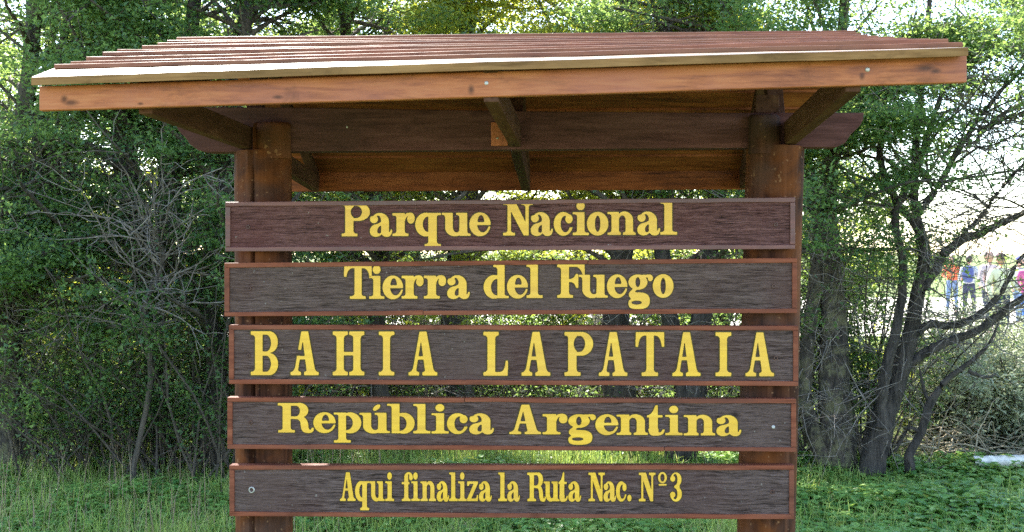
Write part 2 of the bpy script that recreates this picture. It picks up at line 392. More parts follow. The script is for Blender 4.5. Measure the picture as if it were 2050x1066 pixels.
def glyph(ch):
    if ch == 'P':
        g = Glyph(84); g.R(13, 0, 42, 100); g.R(30, 46, 58, 100); g.E(58, 73, 42, 27); g.E(52, 73, 20, 18.5, True); g.R(42.5, 54.5, 55, 91.5, True)
        g.slab(0, 56, 0, 1, 14, 42); g.slab(0, 20, 100, -1, 14, 42, Rt=False)
    elif ch == 'R':
        g = Glyph(110); g.R(13.6, 0, 36, 100); g.R(30, 50, 60, 100); g.E(60, 75, 25, 25.5); g.E(50, 73, 12, 18.5, True); g.R(36.5, 54.5, 50, 91.5, True); g.R(30, 46, 58, 54.5)
        g.S([(48, 54), (66, 55), (78, 47), (84, 33), (86, 16), (89.5, 9), (93, 11), (95, 16), (100, 15), (99.5, 6), (93, -1), (82, -1.5), (72, 2), (66, 12), (64, 26), (62, 38), (55, 45.5), (46, 46)])
        g.slab(1, 48, 0, 1, 13.6, 36); g.slab(0, 20, 100, -1, 13.6, 36, Rt=False)
    elif ch == 'B':
        g = Glyph(64); g.R(16, 0, 43, 100); g.R(30, 0, 68, 100); g.E(68, 75.5, 31, 24.5); g.E(68, 25, 32, 25)
        g.S([(101, 40), (101, 60), (92, 52), (84, 50), (92, 47)], True)
        for cy, h in ((73, 19.5), (26, 18.5)): g.E(56, cy, 18, h, True, lim=(50, 0, 200, 100)); g.R(43, cy - h, 56, cy + h, True)
        g.slab(0, 24, 0, 1, 16, 43, Rt=False); g.slab(0, 24, 100, -1, 16, 43, Rt=False)
    elif ch in ('A', 'A2'):
        g = Glyph(68); g.P([(38, 100), (62, 100), (88, 6), (58, 6), (43, 80), (39, 80)]); g.P([(38, 100), (45, 100), (45, 78), (42, 76), (25, 6), (13, 6)])
        g.R(22, 36.5, 62, 44)
        g.slab(0, 37, 0, 1, 14, 24, 7.5, 9); g.slab(48, 99, 0, 1, 58, 87, 7.5, 7)
        if ch == 'A2': g.P([(10, 44.5), (38.5, 44.5), (41, 58), (14, 58)], True)
    elif ch == 'H':
        g = Glyph(72); g.R(12.5, 0, 35, 100); g.R(65.5, 0, 88, 100); g.R(30, 45.5, 70, 53)
        for y, u in ((0, 1), (100, -1)): g.slab(0, 48, y, u, 12.5, 35); g.slab(52.5, 100, y, u, 65.5, 88)
    elif ch == 'I':
        g = Glyph(36); g.R(28, 0, 73, 100); g.slab(0, 100, 0, 1, 28, 73); g.slab(0, 100, 100, -1, 28, 73)
    elif ch == 'L':
        g = Glyph(56); g.R(17, 0, 48, 100); g.slab(0, 63, 100, -1, 17, 48); g.slab(0, 60, 0, 1, 17, 48, Rt=False)
        g.P([(44, 0), (99, 0), (101, 33), (96, 35), (91, 33), (89, 22), (83, 13), (74, 9), (64, 8), (44, 8)])
    elif ch == 'T':
        g = Glyph(66); g.R(37.5, 0, 63, 100); g.R(0, 92.5, 100, 100); g.slab(21, 79, 0, 1, 37.5, 63)
        for s_ in (0, 1):
            q = [(0, 97), (-1, 67), (8, 66), (10, 76), (14, 84), (20, 89.5), (30, 93), (30, 97)]
            g.P([(100 - x, y) if s_ else (x, y) for x, y in q])
    elif ch == 'F':
        g = Glyph(80); g.R(14, 0, 43, 100); g.R(30, 93, 100, 100); g.slab(0, 58, 0, 1, 14, 43); g.slab(0, 20, 100, -1, 14, 43, Rt=False)
        g.P([(70, 98), (100, 98), (101, 69), (94, 68), (90, 76), (86, 83), (79, 90), (70, 93.5)])
        g.P([(42, 56), (52, 57), (62, 62), (68, 71), (72, 72.5), (77, 70), (77, 31), (73, 28.5), (69, 31), (63, 42), (54, 47), (42, 47.5)])
    elif ch == 'N':
        g = Glyph(88); g.R(15, 0, 26, 100); g.R(75, 0, 86, 100); g.P([(14, 100), (42, 100), (76, 38), (80, 38), (86, 0), (69, 0), (22, 80)]); g.R(75, 0, 86, 50)
        g.slab(0, 40, 0, 1, 15, 26); g.slab(61, 100, 100, -1, 75, 86); g.slab(0, 24, 100, -1, 17, 30, Rt=False)
    elif ch == 'a':
        g = Glyph(66); g.E(46, 43, 41, 26.5, lim=(0, 43, 100, 80)); g.E(38, 43, 14.5, 19, True); g.R(-5, 30, 30, 45, True); g.E(19.5, 51, 18, 12); g.E(9, 66, 13, 6.5, True)
        g.R(51.5, 6, 87, 46)
        g.S([(56, 41), (38, 37.5), (14, 32), (1, 19), (5, 5), (22, -1.5), (40, -.5), (54, 6), (62, 20)])
        g.S([(52, 30.5), (43, 29), (35, 20), (35, 11), (43, 7.5), (52, 11), (53, 20)], True); g.R(50, 6, 54, 8)
        g.R(52, 12, 60, 40)
        g.S([(53, 9), (62, 1), (76, -2), (92, 1), (100.5, 11), (101, 19), (95, 19.5), (91, 13), (87, 12), (85, 20), (60, 20)])
    elif ch == 'r':
        g = Glyph(66); g.R(18, 0, 55, 69); g.slab(0, 72, 0, 1, 18, 55, 7.5); g.slab(0, 30, 69, -1, 18, 55, 7.5, 7, Rt=False)
        g.S([(48, 48), (52, 60), (63, 68), (80, 70), (94, 66), (100, 54), (86, 55), (76, 60), (66, 59), (58, 50), (55, 44)]); g.E(83, 50.5, 17, 13)
        g.P([(55, 69.5), (55, 66), (62, 69.5)], True)
    elif ch == 'q':
        g = Glyph(76); g.E(42, 34, 42, 35.5, lim=(0, -5, 60, 80)); g.R(52, -30, 85, 69); g.E(52, 35, 22.5, 23.5, True, lim=(0, 0, 52, 70)); g.slab(37, 101, -32.5, 1, 52, 85)
        g.slab(70, 101, 69, -1, 52, 85, 6.5, 6, L=False)
    elif ch in ('u', 'ú'):
        g = Glyph(86); g.R(12, 22, 38.5, 69); g.R(61.5, 0, 88.5, 69); g.E(46, 25, 34, 26.5, lim=(0, -5, 62, 25)); g.E(52, 26, 13.5, 16, True, lim=(38.6, 0, 61.4, 26)); g.R(38.6, 26, 61.4, 70, True)
        g.slab(0, 20, 69, -1, 12, 38, 6.5, 7, Rt=False); g.slab(50.5, 66, 69, -1, 61.5, 88, 6.5, 7, Rt=False); g.slab(80, 100, 0, 1, 61, 88.5, 6.5, 7, L=False)
        if ch == 'ú': g.E(56.5, 86.5, 15.5, 6.8, ang=math.radians(46)); 
    elif ch == 'e':
        g = Glyph(64); g.E(50, 34, 50, 35.5)
        g.S([(39, 41), (54.5, 40.5), (69.5, 41), (68, 52), (61, 60), (53, 61.5), (45, 58), (40, 50)], True)
        g.P([(36, 32), (103, 32), (103, 27.5), (91, 27.5), (86, 21), (78, 13.5), (66, 9.5), (54, 11), (44, 17), (38, 25)], True)
    elif ch == 'c':
        g = Glyph(60); g.E(50, 34, 50, 35.5); g.E(60, 33.5, 25, 25, True); g.R(56, 24, 104, 46, True); g.P([(56, 46), (104, 46), (104, 62), (92, 50)], True); g.E(79, 49, 19, 13.5)
    elif ch == 'i':
        g = Glyph(46); g.R(27, 0, 73, 69); g.slab(0, 101, 0, 1, 27, 73, 7.5, 7); g.slab(0, 40, 69, -1, 27, 73, 6.5, 7, Rt=False); g.E(49, 87.5, 26, 12.8)
    elif ch == 'l':
        g = Glyph(48); g.R(25, 0, 72, 100); g.slab(0, 101, 0, 1, 25, 72); g.slab(0, 40, 100, -1, 25, 72, 6.5, 8, Rt=False)
    elif ch == 'o':
        g = Glyph(62); g.E(50, 34, 50, 35.5); g.E(50, 34, 13, 24.5, True)
    elif ch == 'n':
        g = Glyph(84); g.R(14, 0, 40, 69); g.R(64, 0, 90, 45); g.E(60, 44, 30, 26, lim=(38, 44, 100, 80)); g.E(52, 44, 12.3, 14.5, True, lim=(40.2, 44, 63.8, 80)); g.P([(39.5, 70), (41, 62), (48, 70)], True)
        g.slab(0, 47, 0, 1, 14, 40, 7, 7); g.slab(54, 100, 0, 1, 64, 90, 7, 7); g.slab(0, 20, 69, -1, 14, 40, 6.5, 7, Rt=False)
    elif ch == 'd':
        g = Glyph(75); g.E(42, 34, 42, 35.5, lim=(0, -5, 58, 80)); g.R(55, 0, 83, 100); g.E(54, 33, 25, 25, True, lim=(0, 0, 55, 80)); g.slab(75, 100, 0, 1, 55, 83, 7, 7, L=False); g.slab(38, 60, 100, -1, 55, 83, 6.5, 8, Rt=False)
    elif ch == 'p':
        g = Glyph(93); g.R(17, -30, 44.5, 69); g.E(60, 34, 40, 35.5, lim=(42, -5, 110, 80)); g.E(46, 34, 23.5, 25, True, lim=(44.6, 0, 110, 80)); g.slab(1, 62, -33, 1, 17, 44.5); g.slab(0, 25, 69, -1, 17, 44.5, 6.5, 7, Rt=False)
    elif ch == 'b':
        g = Glyph(93); g.R(17, 0, 45, 100); g.E(60, 34, 40, 35.5, lim=(28, -5, 110, 80)); g.E(47, 33, 24, 25, True, lim=(45, 0, 110, 80)); g.R(17, 50, 45, 100); g.slab(0, 25, 100, -1, 17, 45, 6.5, 8, Rt=False)
    elif ch == 't':
        g = Glyph(60); g.R(12, 12, 62, 66); g.R(0, 60, 90, 67.5); g.P([(0, 66), (12, 68), (26, 74), (38, 85), (46, 98), (52, 101), (62, 101), (62, 60), (10, 60)])
        g.S([(12, 22), (13, 8), (24, 0), (44, -2), (70, -1), (90, 3), (100, 12), (101, 18), (90, 18.5), (84, 12), (74, 9), (66, 11), (62, 22)])
    elif ch == 'f':
        g = Glyph(40); g.R(23, 0, 59, 84); g.E(62, 82, 39, 19, lim=(0, 80, 110, 110)); g.E(64, 82, 7, 13, True); g.E(84, 82, 17, 10); g.R(0, 59, 71, 66.5); g.slab(0, 82, 0, 1, 23, 59, 7, 8)
    elif ch == 'z':
        g = Glyph(42); g.P([(0, 69), (98, 69), (98, 62), (36, 8), (0, 0), (0, 7), (60, 60.5), (22, 60.5), (14, 53), (0, 53)]); g.R(0, 0, 96, 8.5); g.P([(70, 8), (84, 11), (90, 21), (100, 21), (98, 0), (70, 0)])
    elif ch == 'g':
        g = Glyph(72)
        g.S([(26, 30), (14, 23), (3, 13), (3, 3), (11, -4), (2, -10), (0, -20), (6, -30), (24, -34.5), (58, -34), (80, -27), (88, -11), (82, 5), (66, 13), (46, 15), (31, 15.5), (27, 18.5), (36, 24), (42, 28)])
        g.E(34, -15.5, 21.5, 6.2, True); g.E(39, 46, 39, 23); g.E(38.5, 46, 10, 15, True)
        g.S([(50, 66), (70, 68), (90, 68.5), (99, 63), (100, 55), (92, 49), (82, 51), (79, 59), (72, 60), (66, 52)])
    elif ch == 'º':
        g = Glyph(30); g.E(50, 82.5, 50, 19.5); g.E(50, 82.5, 25, 14, True); g.R(8, 55, 98, 60.5)
    elif ch == '3':
        g = Glyph(40); g.E(50, 76, 46, 25); g.E(42, 76, 20, 20, True); g.R(-5, 50, 44, 77, True); g.E(50, 25.5, 49, 26.5); g.E(42, 26, 20, 19.5, True); g.R(-5, 25, 44, 50, True)
        g.S([(34, 51), (44, 56), (62, 54), (62, 46), (44, 45)]); g.R(52, 44, 80, 58); g.E(22, 79, 21, 10); g.E(22, 23, 22, 10); g.P([(96, 56), (110, 50), (96, 44), (86, 50)], True)
    elif ch == '.':
        g = Glyph(16); g.E(50, 11, 48, 11.5)
    return g

def blur(a, r):
    a = a.astype(float)
    for _ in range(3):
        for ax in (0, 1):
            p = np.zeros_like(a); cnt = 0
            for s in range(-r, r + 1): p += np.roll(a, s, ax); cnt += 1
            a = p / cnt
    return a

def contours(f, th):
    """marching squares -> closed loops of (col,row) floats, inside on one side"""
    b = f > th; c = (b[:-1, :-1] * 1 + b[:-1, 1:] * 2 + b[1:, 1:] * 4 + b[1:, :-1] * 8)
    rows, cols = np.nonzero((c > 0) & (c < 15)); nxt = {}
    tbl = {1: [(3, 0)], 2: [(0, 1)], 3: [(3, 1)], 4: [(1, 2)], 5: [(3, 0), (1, 2)], 6: [(0, 2)], 7: [(3, 2)], 8: [(2, 3)], 9: [(2, 0)], 10: [(0, 1), (2, 3)], 11: [(2, 1)], 12: [(1, 3)], 13: [(1, 0)], 14: [(0, 3)]}
    def key(r, q, e): return (r, q, 0) if e == 0 else (r, q + 1, 1) if e == 1 else (r + 1, q, 0) if e == 2 else (r, q, 1)
    for r, q in zip(rows.tolist(), cols.tolist()):
        for a, e in tbl[int(c[r, q])]: nxt[key(r, q, a)] = key(r, q, e)
    def pos(k):
        r, q, v = k
        if v == 0: a, e = f[r, q], f[r, q + 1]; return (q + (th - a) / (e - a), r)
        a, e = f[r, q], f[r + 1, q]; return (q, r + (th - a) / (e - a))
    loops = []
    while nxt:
        k0 = next(iter(nxt)); k = k0; L = []
        while k in nxt: L.append(pos(k)); k = nxt.pop(k)
        if len(L) > 8: loops.append(np.array(L))
    return loops

def dp(pts, tol):
    keep = np.zeros(len(pts), bool); keep[0] = keep[-1] = True; st = [(0, len(pts) - 1)]
    while st:
        a, b = st.pop()
        if b - a < 2: continue
        d = pts[b] - pts[a]; L = np.hypot(*d) + 1e-9
        q = pts[a + 1:b] - pts[a]; dist = np.abs(q[:, 0] * d[1] - q[:, 1] * d[0]) / L if L > 1e-6 else np.hypot(q[:, 0], q[:, 1])
        i = int(dist.argmax())
        if dist[i] > tol: i += a + 1; keep[i] = True; st += [(a, i), (i, b)]
    return pts[keep]

def shape(mask_field, th, W):
    out = []
    for L in contours(mask_field, th):
        h = len(L) // 2
        q = np.concatenate([dp(L[:h + 1], .16)[:-1], dp(np.concatenate([L[h:], L[:1]]), .16)[:-1]])
        x = ((q[:, 0] + .5) / RES - PAD) / W; y = ((q[:, 1] + .5) / RES + YMIN) / 100
        out.append(np.stack([x, y], 1))
    def inside(p, L):
        c = False; n = len(L)
        for i in range(n):
            (x1, y1), (x2, y2) = L[i - 1], L[i]
            if (y1 > p[1]) != (y2 > p[1]) and p[0] < (x2 - x1) * (p[1] - y1) / (y2 - y1) + x1: c = not c
        return c
    start = np.cumsum([0] + [len(L) for L in out]); par = [[j for j in range(len(out)) if j != i and inside(out[i][0], out[j])] for i in range(len(out))]
    tris = []
    for i, L in enumerate(out):
        if len(par[i]) % 2: continue
        grp = [i] + [j for j in range(len(out)) if i in par[j] and len(par[j]) == len(par[i]) + 1]
        ids = np.concatenate([np.arange(start[j], start[j + 1]) for j in grp])
        for t in geometry.tessellate_polygon([[Vector((p[0], p[1], 0)) for p in out[j]] for j in grp]): tris.append([ids[q] for q in t])
    return out, np.concatenate(out), np.array(tris)

GC = {}
def get_glyph(ch):
    if ch not in GC:
        g = glyph(ch)
        core = shape(blur(g.m, 1), .5, g.W)
        m = g.m.copy(); r = 5
        for dx in range(-r, r + 1):
            for dy in range(-r, r + 1):
                if dx * dx + dy * dy <= r * r: m |= np.roll(np.roll(g.m, dx, 1), dy, 0)
        GC[ch] = (core, shape(blur(m, 1), .5, g.W))
    return GC[ch]

# ------------------------------------------------------------------ the sign
rng = np.random.default_rng(7)
sign = empty('park_sign', (0.0, 4.05, 0), 'large roofed wooden park sign with five brown boards of yellow letters on two log posts', 'sign')

# plane of the board fronts
A0 = P3(455, 510, 3.96); B0 = P3(1595, 510, 3.88)
U = (B0 - A0); U[2] = 0; U /= np.linalg.norm(U); N = np.array([U[1], -U[0], 0]); N = N if N[1] < 0 else -N   # towards the camera
UP = np.array([0, 0, 1.0])
def on_plane(px, py, off=0.0):
    d = np.array([(px - CX) / F, 1, (HZ - py) / F]); o = np.array([0, 0, EYE]); A = A0 + N * off
    return o + d * (np.dot(A - o, N) / np.dot(d, N))

def prism(front, back):
    """two matching loops of n points -> closed solid"""
    n = len(front); V = list(front) + list(back)
    Fc = [list(range(n)), list(range(2 * n - 1, n - 1, -1))] + [[i, i + n, (i + 1) % n + n, (i + 1) % n] for i in range(n)]
    return V, Fc
def boxq(name, q, t, mat, parent, bev=.002):
    """q: four world corners of the front face, t: vector to the back face"""
    V, Fc = prism([np.array(p) for p in q], [np.array(p) + t for p in q])
    o = mesh_obj(name, V, [list(reversed(f)) for f in Fc], mat, parent)
    bm = bmesh.new(); bm.from_mesh(o.data); bmesh.ops.recalc_face_normals(bm, faces=bm.faces); bm.to_mesh(o.data); bm.free()
    if bev: bevel_mod(o, bev)
    return o

def beam_box(name, a, b, w_, h, mat, parent, up=(0, 0, 1), bev=.003, segs=1, wob=0.0, seed=0):
    """bar from a to b (centre of its BOTTOM face), width w_, height h"""
    a, b = np.array(a, float), np.array(b, float); d = (b - a) / np.linalg.norm(b - a); up = np.array(up, float)
    side = np.cross(d, up); side /= np.linalg.norm(side); u = np.cross(side, d)
    r = np.random.default_rng(seed); V = []; Fc = []
    for i in range(segs + 1):
        c = a + (b - a) * i / segs + (side * r.normal(0, wob) + u * r.normal(0, wob) if wob else 0)
        V += [c - side * w_ / 2, c + side * w_ / 2, c + side * w_ / 2 + u * h, c - side * w_ / 2 + u * h]
    for i in range(segs):
        k = i * 4
        for j in range(4): Fc.append([k + j, k + (j + 1) % 4, k + 4 + (j + 1) % 4, k + 4 + j])
    Fc += [[3, 2, 1, 0], [segs * 4, segs * 4 + 1, segs * 4 + 2, segs * 4 + 3]]
    o = mesh_obj(name, V, Fc, mat, parent)
    if bev: bevel_mod(o, bev)
    return o

def disc_head(name, c, r, mat, parent, n=N, depth=.004, ring=None, seg=16):
    """round screw / bolt head with a slightly domed face standing proud of a surface; ring = inner radius of a washer"""
    n = np.array(n, float); n /= np.linalg.norm(n); s = np.cross(n, UP); s /= np.linalg.norm(s); u = np.cross(s, n)
    V = []; Fc = []
    prof = [(r, -.002), (r, depth * .5), (r * .8, depth)] + ([(ring, depth), (ring * .95, -.001)] if ring else [(r * .35, depth * 1.25)])
    for (rr, z) in prof:
        for k in range(seg):
            a = 2 * math.pi * k / seg; V.append(c + s * rr * math.cos(a) + u * rr * math.sin(a) + n * z)
    for j in range(len(prof) - 1):
        for k in range(seg): Fc.append([j * seg + k, j * seg + (k + 1) % seg, (j + 1) * seg + (k + 1) % seg, (j + 1) * seg + k])
    Fc.append([(len(prof) - 1) * seg + k for k in range(seg)])
    return mesh_obj(name, V, Fc, mat, parent, smooth=False)

def letter(ch, x0, x1, base, cap, board, off, k):
    """solid cut-out letter standing on the board field, with the dark routed rim round it"""
    (loops, P, T), (rl, RP, RT) = get_glyph(ch)
    def mp(p, o_): return on_plane(x0 + p[0] * (x1 - x0), base - p[1] * cap, o_)
    V = []; Fc = []; mt = []
    top = [mp(p, off + .0045) for p in P]; bot = [mp(p, off + .0003) for p in P]; n = len(P)
    V += top + bot; Fc += [list(map(int, t)) for t in T]; mt += [0] * len(T); s = 0
    for L in loops:
        m = len(L)
        for i in range(m):
            a, b = s + i, s + (i + 1) % m; Fc.append([a, b, b + n, a + n]); mt.append(0)
        s += m
    b0 = len(V); V += [mp(p, off + .0008 + .0004 * (k % 3)) for p in RP]
    Fc += [[int(i) + b0 for i in t] for t in RT]; mt += [1] * len(RT)
    return mesh_obj('letter', V, Fc, [M['yellow'], M['rim']], board, fmat=mt)

BOARDS = [((451, 405, 504), (1592, 396, 499)), ((449, 527, 634), (1596, 517, 627)), ((458, 651, 769), (1598, 653, 773)),
          ((455, 796, 899), (1594, 799, 905)), ((459, 932, 1034), (1590, 932, 1040))]
TH = .04
def crop(ox, s, items): return [(c, ox + a / s, ox + b / s) for c, a, b in items]
L1 = crop(670, 5.857, [('P', 82, 413), ('a', 410, 670), ('r', 678, 938), ('q', 945, 1242), ('u', 1255, 1592), ('e', 1580, 1828)]) + \
     crop(1000, 5.5405, [('N', 40, 370), ('a', 345, 588), ('c', 602, 815), ('i', 812, 990), ('o', 970, 1207), ('n', 1198, 1512), ('a', 1527, 1778), ('l', 1783, 1967)])
L2 = crop(670, 5.857, [('T', 112, 433), ('i', 405, 582), ('e', 562, 802), ('r', 785, 1042), ('r', 1045, 1305), ('a', 1318, 1580), ('d', 1747, 2041)]) + \
     crop(1000, 5.5405, [('e', 83, 315), ('l', 300, 475), ('F', 640, 943), ('u', 880, 1200), ('e', 1192, 1418), ('g', 1430, 1700), ('o', 1700, 1930)])
L3 = crop(490, 5.125, [('B', 62, 342), ('A2', 470, 760), ('H', 903, 1227), ('I', 1375, 1533), ('A', 1680, 1978)]) + \
     crop(890, 6.212, [('L', 483, 787), ('A', 957, 1318), ('P', 1492, 1848)]) + \
     crop(1190, 5.395, [('A', 48, 358), ('T', 447, 752), ('A', 842, 1148), ('I', 1308, 1477), ('A', 1632, 1942)])
L4 = crop(550, 8.2, [('R', 50, 638), ('e', 635, 1000), ('p', 970, 1420), ('ú', 1390, 1890)]) + [('b', 775, 830)] + \
     crop(780, 8.2, [('l', 390, 665), ('i', 688, 968), ('c', 942, 1287), ('a', 1305, 1705)]) + \
     crop(1010, 8.2, [('A', 80, 605), ('r', 625, 1032), ('g', 1048, 1497), ('e', 1492, 1868)]) + [('n', 1234.4, 1297.3)] + \
     crop(1250, 8.2, [('t', 370, 655), ('i', 672, 952), ('n', 975, 1492), ('a', 1508, 1912)])
L5 = crop(670, 8.913, [('A', 95, 375), ('q', 365, 612), ('u', 618, 890), ('i', 902, 1060), ('f', 1197, 1392), ('i', 1368, 1518), ('n', 1530, 1808), ('a', 1820, 2038)]) + \
     crop(890, 8.913, [('l', 82, 232), ('i', 242, 392), ('z', 403, 598), ('a', 612, 838), ('l', 958, 1112), ('a', 1118, 1340), ('R', 1475, 1805)]) + [('u', 1088.4, 1119.9)] + \
     crop(1110, 7.593, [('t', 62, 200), ('a', 210, 402), ('N', 517, 765), ('a', 745, 935), ('c', 935, 1098), ('.', 1105, 1172), ('N', 1283, 1535), ('º', 1575, 1708), ('3', 1758, 1938)])
LINES = [(L1, (700, 473.6), (1350, 470.2), 66.8), (L2, (710, 598.9), (1340, 595.6), 66.6), (L3, (510, 751.4), (1550, 753.8), 87.8),
         (L4, (560, 866), (1480, 872.6), 58.8), (L5, (690, 1003.3), (1360, 1004), 57.2)]
BLAB = ['top board with raised yellow words Parque Nacional', 'second board with raised yellow words Tierra del Fuego', 'third board with tall yellow capitals BAHIA LAPATAIA',
        'fourth board with raised yellow words República Argentina', 'lowest board with narrow yellow words Aqui finaliza la Ruta Nac. Nº 3']
BOLTS = [[((497, 455), 'b'), ((1553, 450), 'b')], [((500, 578), 'b'), ((1549, 573), 'b')], [((498, 712), 'b'), ((1553, 717), 'b')],
         [((502, 846), 'b'), ((1548, 855), 'w')], [((504, 981), 'r'), ((1546, 985), 'b')]]
for bi, ((xl, tl, bl), (xr, tr, br)) in enumerate(BOARDS):
    fm, em = (M['field_red'], M['border_dark']) if bi == 0 else (M['field_knot'] if bi == 3 else M['field'], M['border'])
    e = 9.0
    rec = -.006                                   # the field lies 6 mm behind the border face
    q = [on_plane(xl + 2, bl - 2, rec), on_plane(xr - 2, br - 2, rec), on_plane(xr - 2, tr + 2, rec), on_plane(xl + 2, tl + 2, rec)]
    bd = boxq('sign_board', q, -N * (TH - .008), fm, sign, 0); bd['label'] = BLAB[bi]
    def lt(x): return tl + (tr - tl) * (x - xl) / (xr - xl)
    def lb(x): return bl + (br - bl) * (x - xl) / (xr - xl)
    # border strips: top and bottom in two lengths with a slightly open joint, and both ends
    cuts = {1: (1177, 847), 3: (930, 1330)}.get(bi, (None, None))
    for edge, cut in (('t', cuts[0]), ('b', cuts[1])):
        xs = [xl, xr] if cut is None else [xl, cut - .5, cut + .5, xr]
        for a, c in zip(xs[::2], xs[1::2]):
            npt = max(3, int((c - a) / 60)); xx = np.linspace(a, c, npt)
            outer = [(x, lt(x) + rng.normal(0, .25)) if edge == 't' else (x, lb(x) + rng.normal(0, .25)) for x in xx]
            inner = [(x, lt(x) + e + rng.normal(0, .5)) if edge == 't' else (x, lb(x) - e + rng.normal(0, .5)) for x in xx]
            loop = outer + inner[::-1]
            V, Fc = prism([on_plane(x, y, 0) for x, y in loop], [on_plane(x, y, 0) - N * TH for x, y in loop])
            # quads strip faces rather than one long n-gon
            n2 = len(loop); Fc = Fc[2:]
            for i in range(npt - 1):
                j = n2 - 1 - i; Fc.append([i, i + 1, j - 1, j]); Fc.append([n2 + j, n2 + j - 1, n2 + i + 1, n2 + i])
            o = mesh_obj('border_strip', V, Fc, em, bd)
            bm = bmesh.new(); bm.from_mesh(o.data); bmesh.ops.recalc_face_normals(bm, faces=bm.faces); bm.to_mesh(o.data); bm.free()
            bevel_mod(o, .0016)
    for x, s in ((xl, 1), (xr, -1)):
        q = [on_plane(x, lb(x) - e - .6, -.0006), on_plane(x + s * 10, lb(x + s * 10) - e - .6, -.0006), on_plane(x + s * 10, lt(x + s * 10) + e + .6, -.0006), on_plane(x, lt(x) + e + .6, -.0006)]
        o = boxq('border_strip', q, -N * (TH - .001), em, bd, .0016)
    line, (xa, ya), (xb, yb), cap = LINES[bi]
    for k, (ch, a, c) in enumerate(line):
        xm = (a + c) / 2; letter(ch, a, c, ya + (yb - ya) * (xm - xa) / (xb - xa), cap, bd, rec, k)
    for (px, py), kd in BOLTS[bi]:
        c = on_plane(px, py, rec)
        if kd == 'b': disc_head('bolt', c, .008, M['bolt'], bd, depth=.004, ring=.0045)
        elif kd == 'w': disc_head('bolt', c, .0062, M['white'], bd, depth=.005)['label'] = 'white bolt head'
        else: disc_head('bolt', c, .0115, M['steel'], bd, depth=.004, ring=.0075)['label'] = 'bright steel washer'

# posts
def post(xm_t, xm_b, rad, ytop, tongue, seed, crack):
    """log post: full round up to the beam, a flattened tongue carries on in front of the beam"""
    segs = 72; r = np.random.default_rng(seed); ph = r.uniform(0, 6.28, 6)
    dc = 4.0 + rad if xm_t < 1000 else 3.925 + rad
    top, bot = P3(xm_t, ytop, dc), P3(xm_b, 1066, dc)
    zs = np.concatenate([np.linspace(top[2], .02, 46)]); V = []; Fc = []
    for zi, z in enumerate(zs):
        t = (top[2] - z) / (top[2] - bot[2]); cx = top[0] + (bot[0] - top[0]) * t; cy = dc
        for k in range(segs):
            a = 2 * math.pi * k / segs
            rr = rad * (1 + .018 * math.sin(2 * a + ph[0]) + .012 * math.sin(3 * a + ph[1] + z * 2) + .008 * math.sin(5 * a + z * 5 + ph[2]))
            if crack is not None:
                ca = crack + .04 * math.sin(z * 4.3 + 1)
                dd = abs((a - ca + math.pi) % (2 * math.pi) - math.pi)
                if dd < .06: rr -= .035 * (1 - dd / .06) + .006
            V.append((cx + rr * math.cos(a), cy + rr * math.sin(a), z))
    for i in range(len(zs) - 1):
        for k in range(segs):
            Fc.append([i * segs + k, (i + 1) * segs + k, (i + 1) * segs + (k + 1) % segs, i * segs + (k + 1) % segs])
    Fc.append([k for k in range(segs)])
    Fc.append([(len(zs) - 1) * segs + k for k in range(segs)][::-1])
    # tongue
    b = len(V); (x0, x1, yt) = tongue; pl = P3(x0, yt, dc - rad); pr = P3(x1, yt, dc - rad); m = 13; zt = pl[2]
    rows = [(top[2] - .03, 1, 1), (top[2] + .05, 1, 1), (zt - .018, 1, 1), (zt - .007, .97, .9), (zt, .86, .5)]
    for (z, sx, sy) in rows:
        loop = []
        for k in range(m):
            u = k / (m - 1) * 2 - 1; x = (pl[0] + pr[0]) / 2 + u * (pr[0] - pl[0]) / 2 * sx
            y = dc - rad + .004 + .022 * abs(u) ** 2.6 + (1 - sy) * .015
            if crack is not None and k == 1: y += .012
            loop.append((x, y, z))
        loop += [((pr[0] + pl[0]) / 2 + (pr[0] - pl[0]) / 2 * sx, dc - rad + .045, z), ((pr[0] + pl[0]) / 2 - (pr[0] - pl[0]) / 2 * sx, dc - rad + .045, z)]
        V += loop
    n = m + 2
    for i in range(len(rows) - 1):
        for k in range(n): Fc.append([b + i * n + k, b + i * n + (k + 1) % n, b + (i + 1) * n + (k + 1) % n, b + (i + 1) * n + k])
    Fc.append([b + (len(rows) - 1) * n + k for k in range(n)])
    o = mesh_obj('post', V, Fc, M['post'], sign, smooth=True)
    es = o.modifiers.new('edges', 'EDGE_SPLIT'); es.split_angle = math.radians(50)
    return o
pl_ = post(527, 530, .103, 305, (503, 579, 243), 3, math.radians(-101)); pl_['label'] = 'left log post with a long open crack'
pr_ = post(1552, 1533, .106, 296, (1503, 1566, 228), 9, None)

# long beam with shaped outrigger ends, lying just behind the post tongues
def beam():
    dl, dr = 4.045, 3.965
    prof = [(343, 214), (347, 240), (357, 262), (372, 277), (380, 290), (398, 302), (414, 305), (760, 302), (1100, 299), (1400, 297), (1674, 295), (1692, 287), (1703, 270), (1722, 252), (1728, 240), (1730, 226), (1400, 226), (1050, 223), (700, 217)]
    def at(x, y): t = (x - 380) / (1728 - 380); return P3(x, y, dl + (dr - dl) * t)
    f = [at(*p) for p in prof]; b = [p + np.array([.006, .075, 0]) for p in f]
    V, Fc = prism(f, b); o = mesh_obj('beam', V, Fc, M['beam'], sign)
    bm = bmesh.new(); bm.from_mesh(o.data); bmesh.ops.recalc_face_normals(bm, faces=bm.faces); bm.to_mesh(o.data); bm.free()
    bevel_mod(o, .003)
    disc_head('screw', at(695, 255), .0035, M['white'], o)
    disc_head('screw', at(545, 268), .004, M['steel'], o) if False else None
    return at
beam_at = beam()

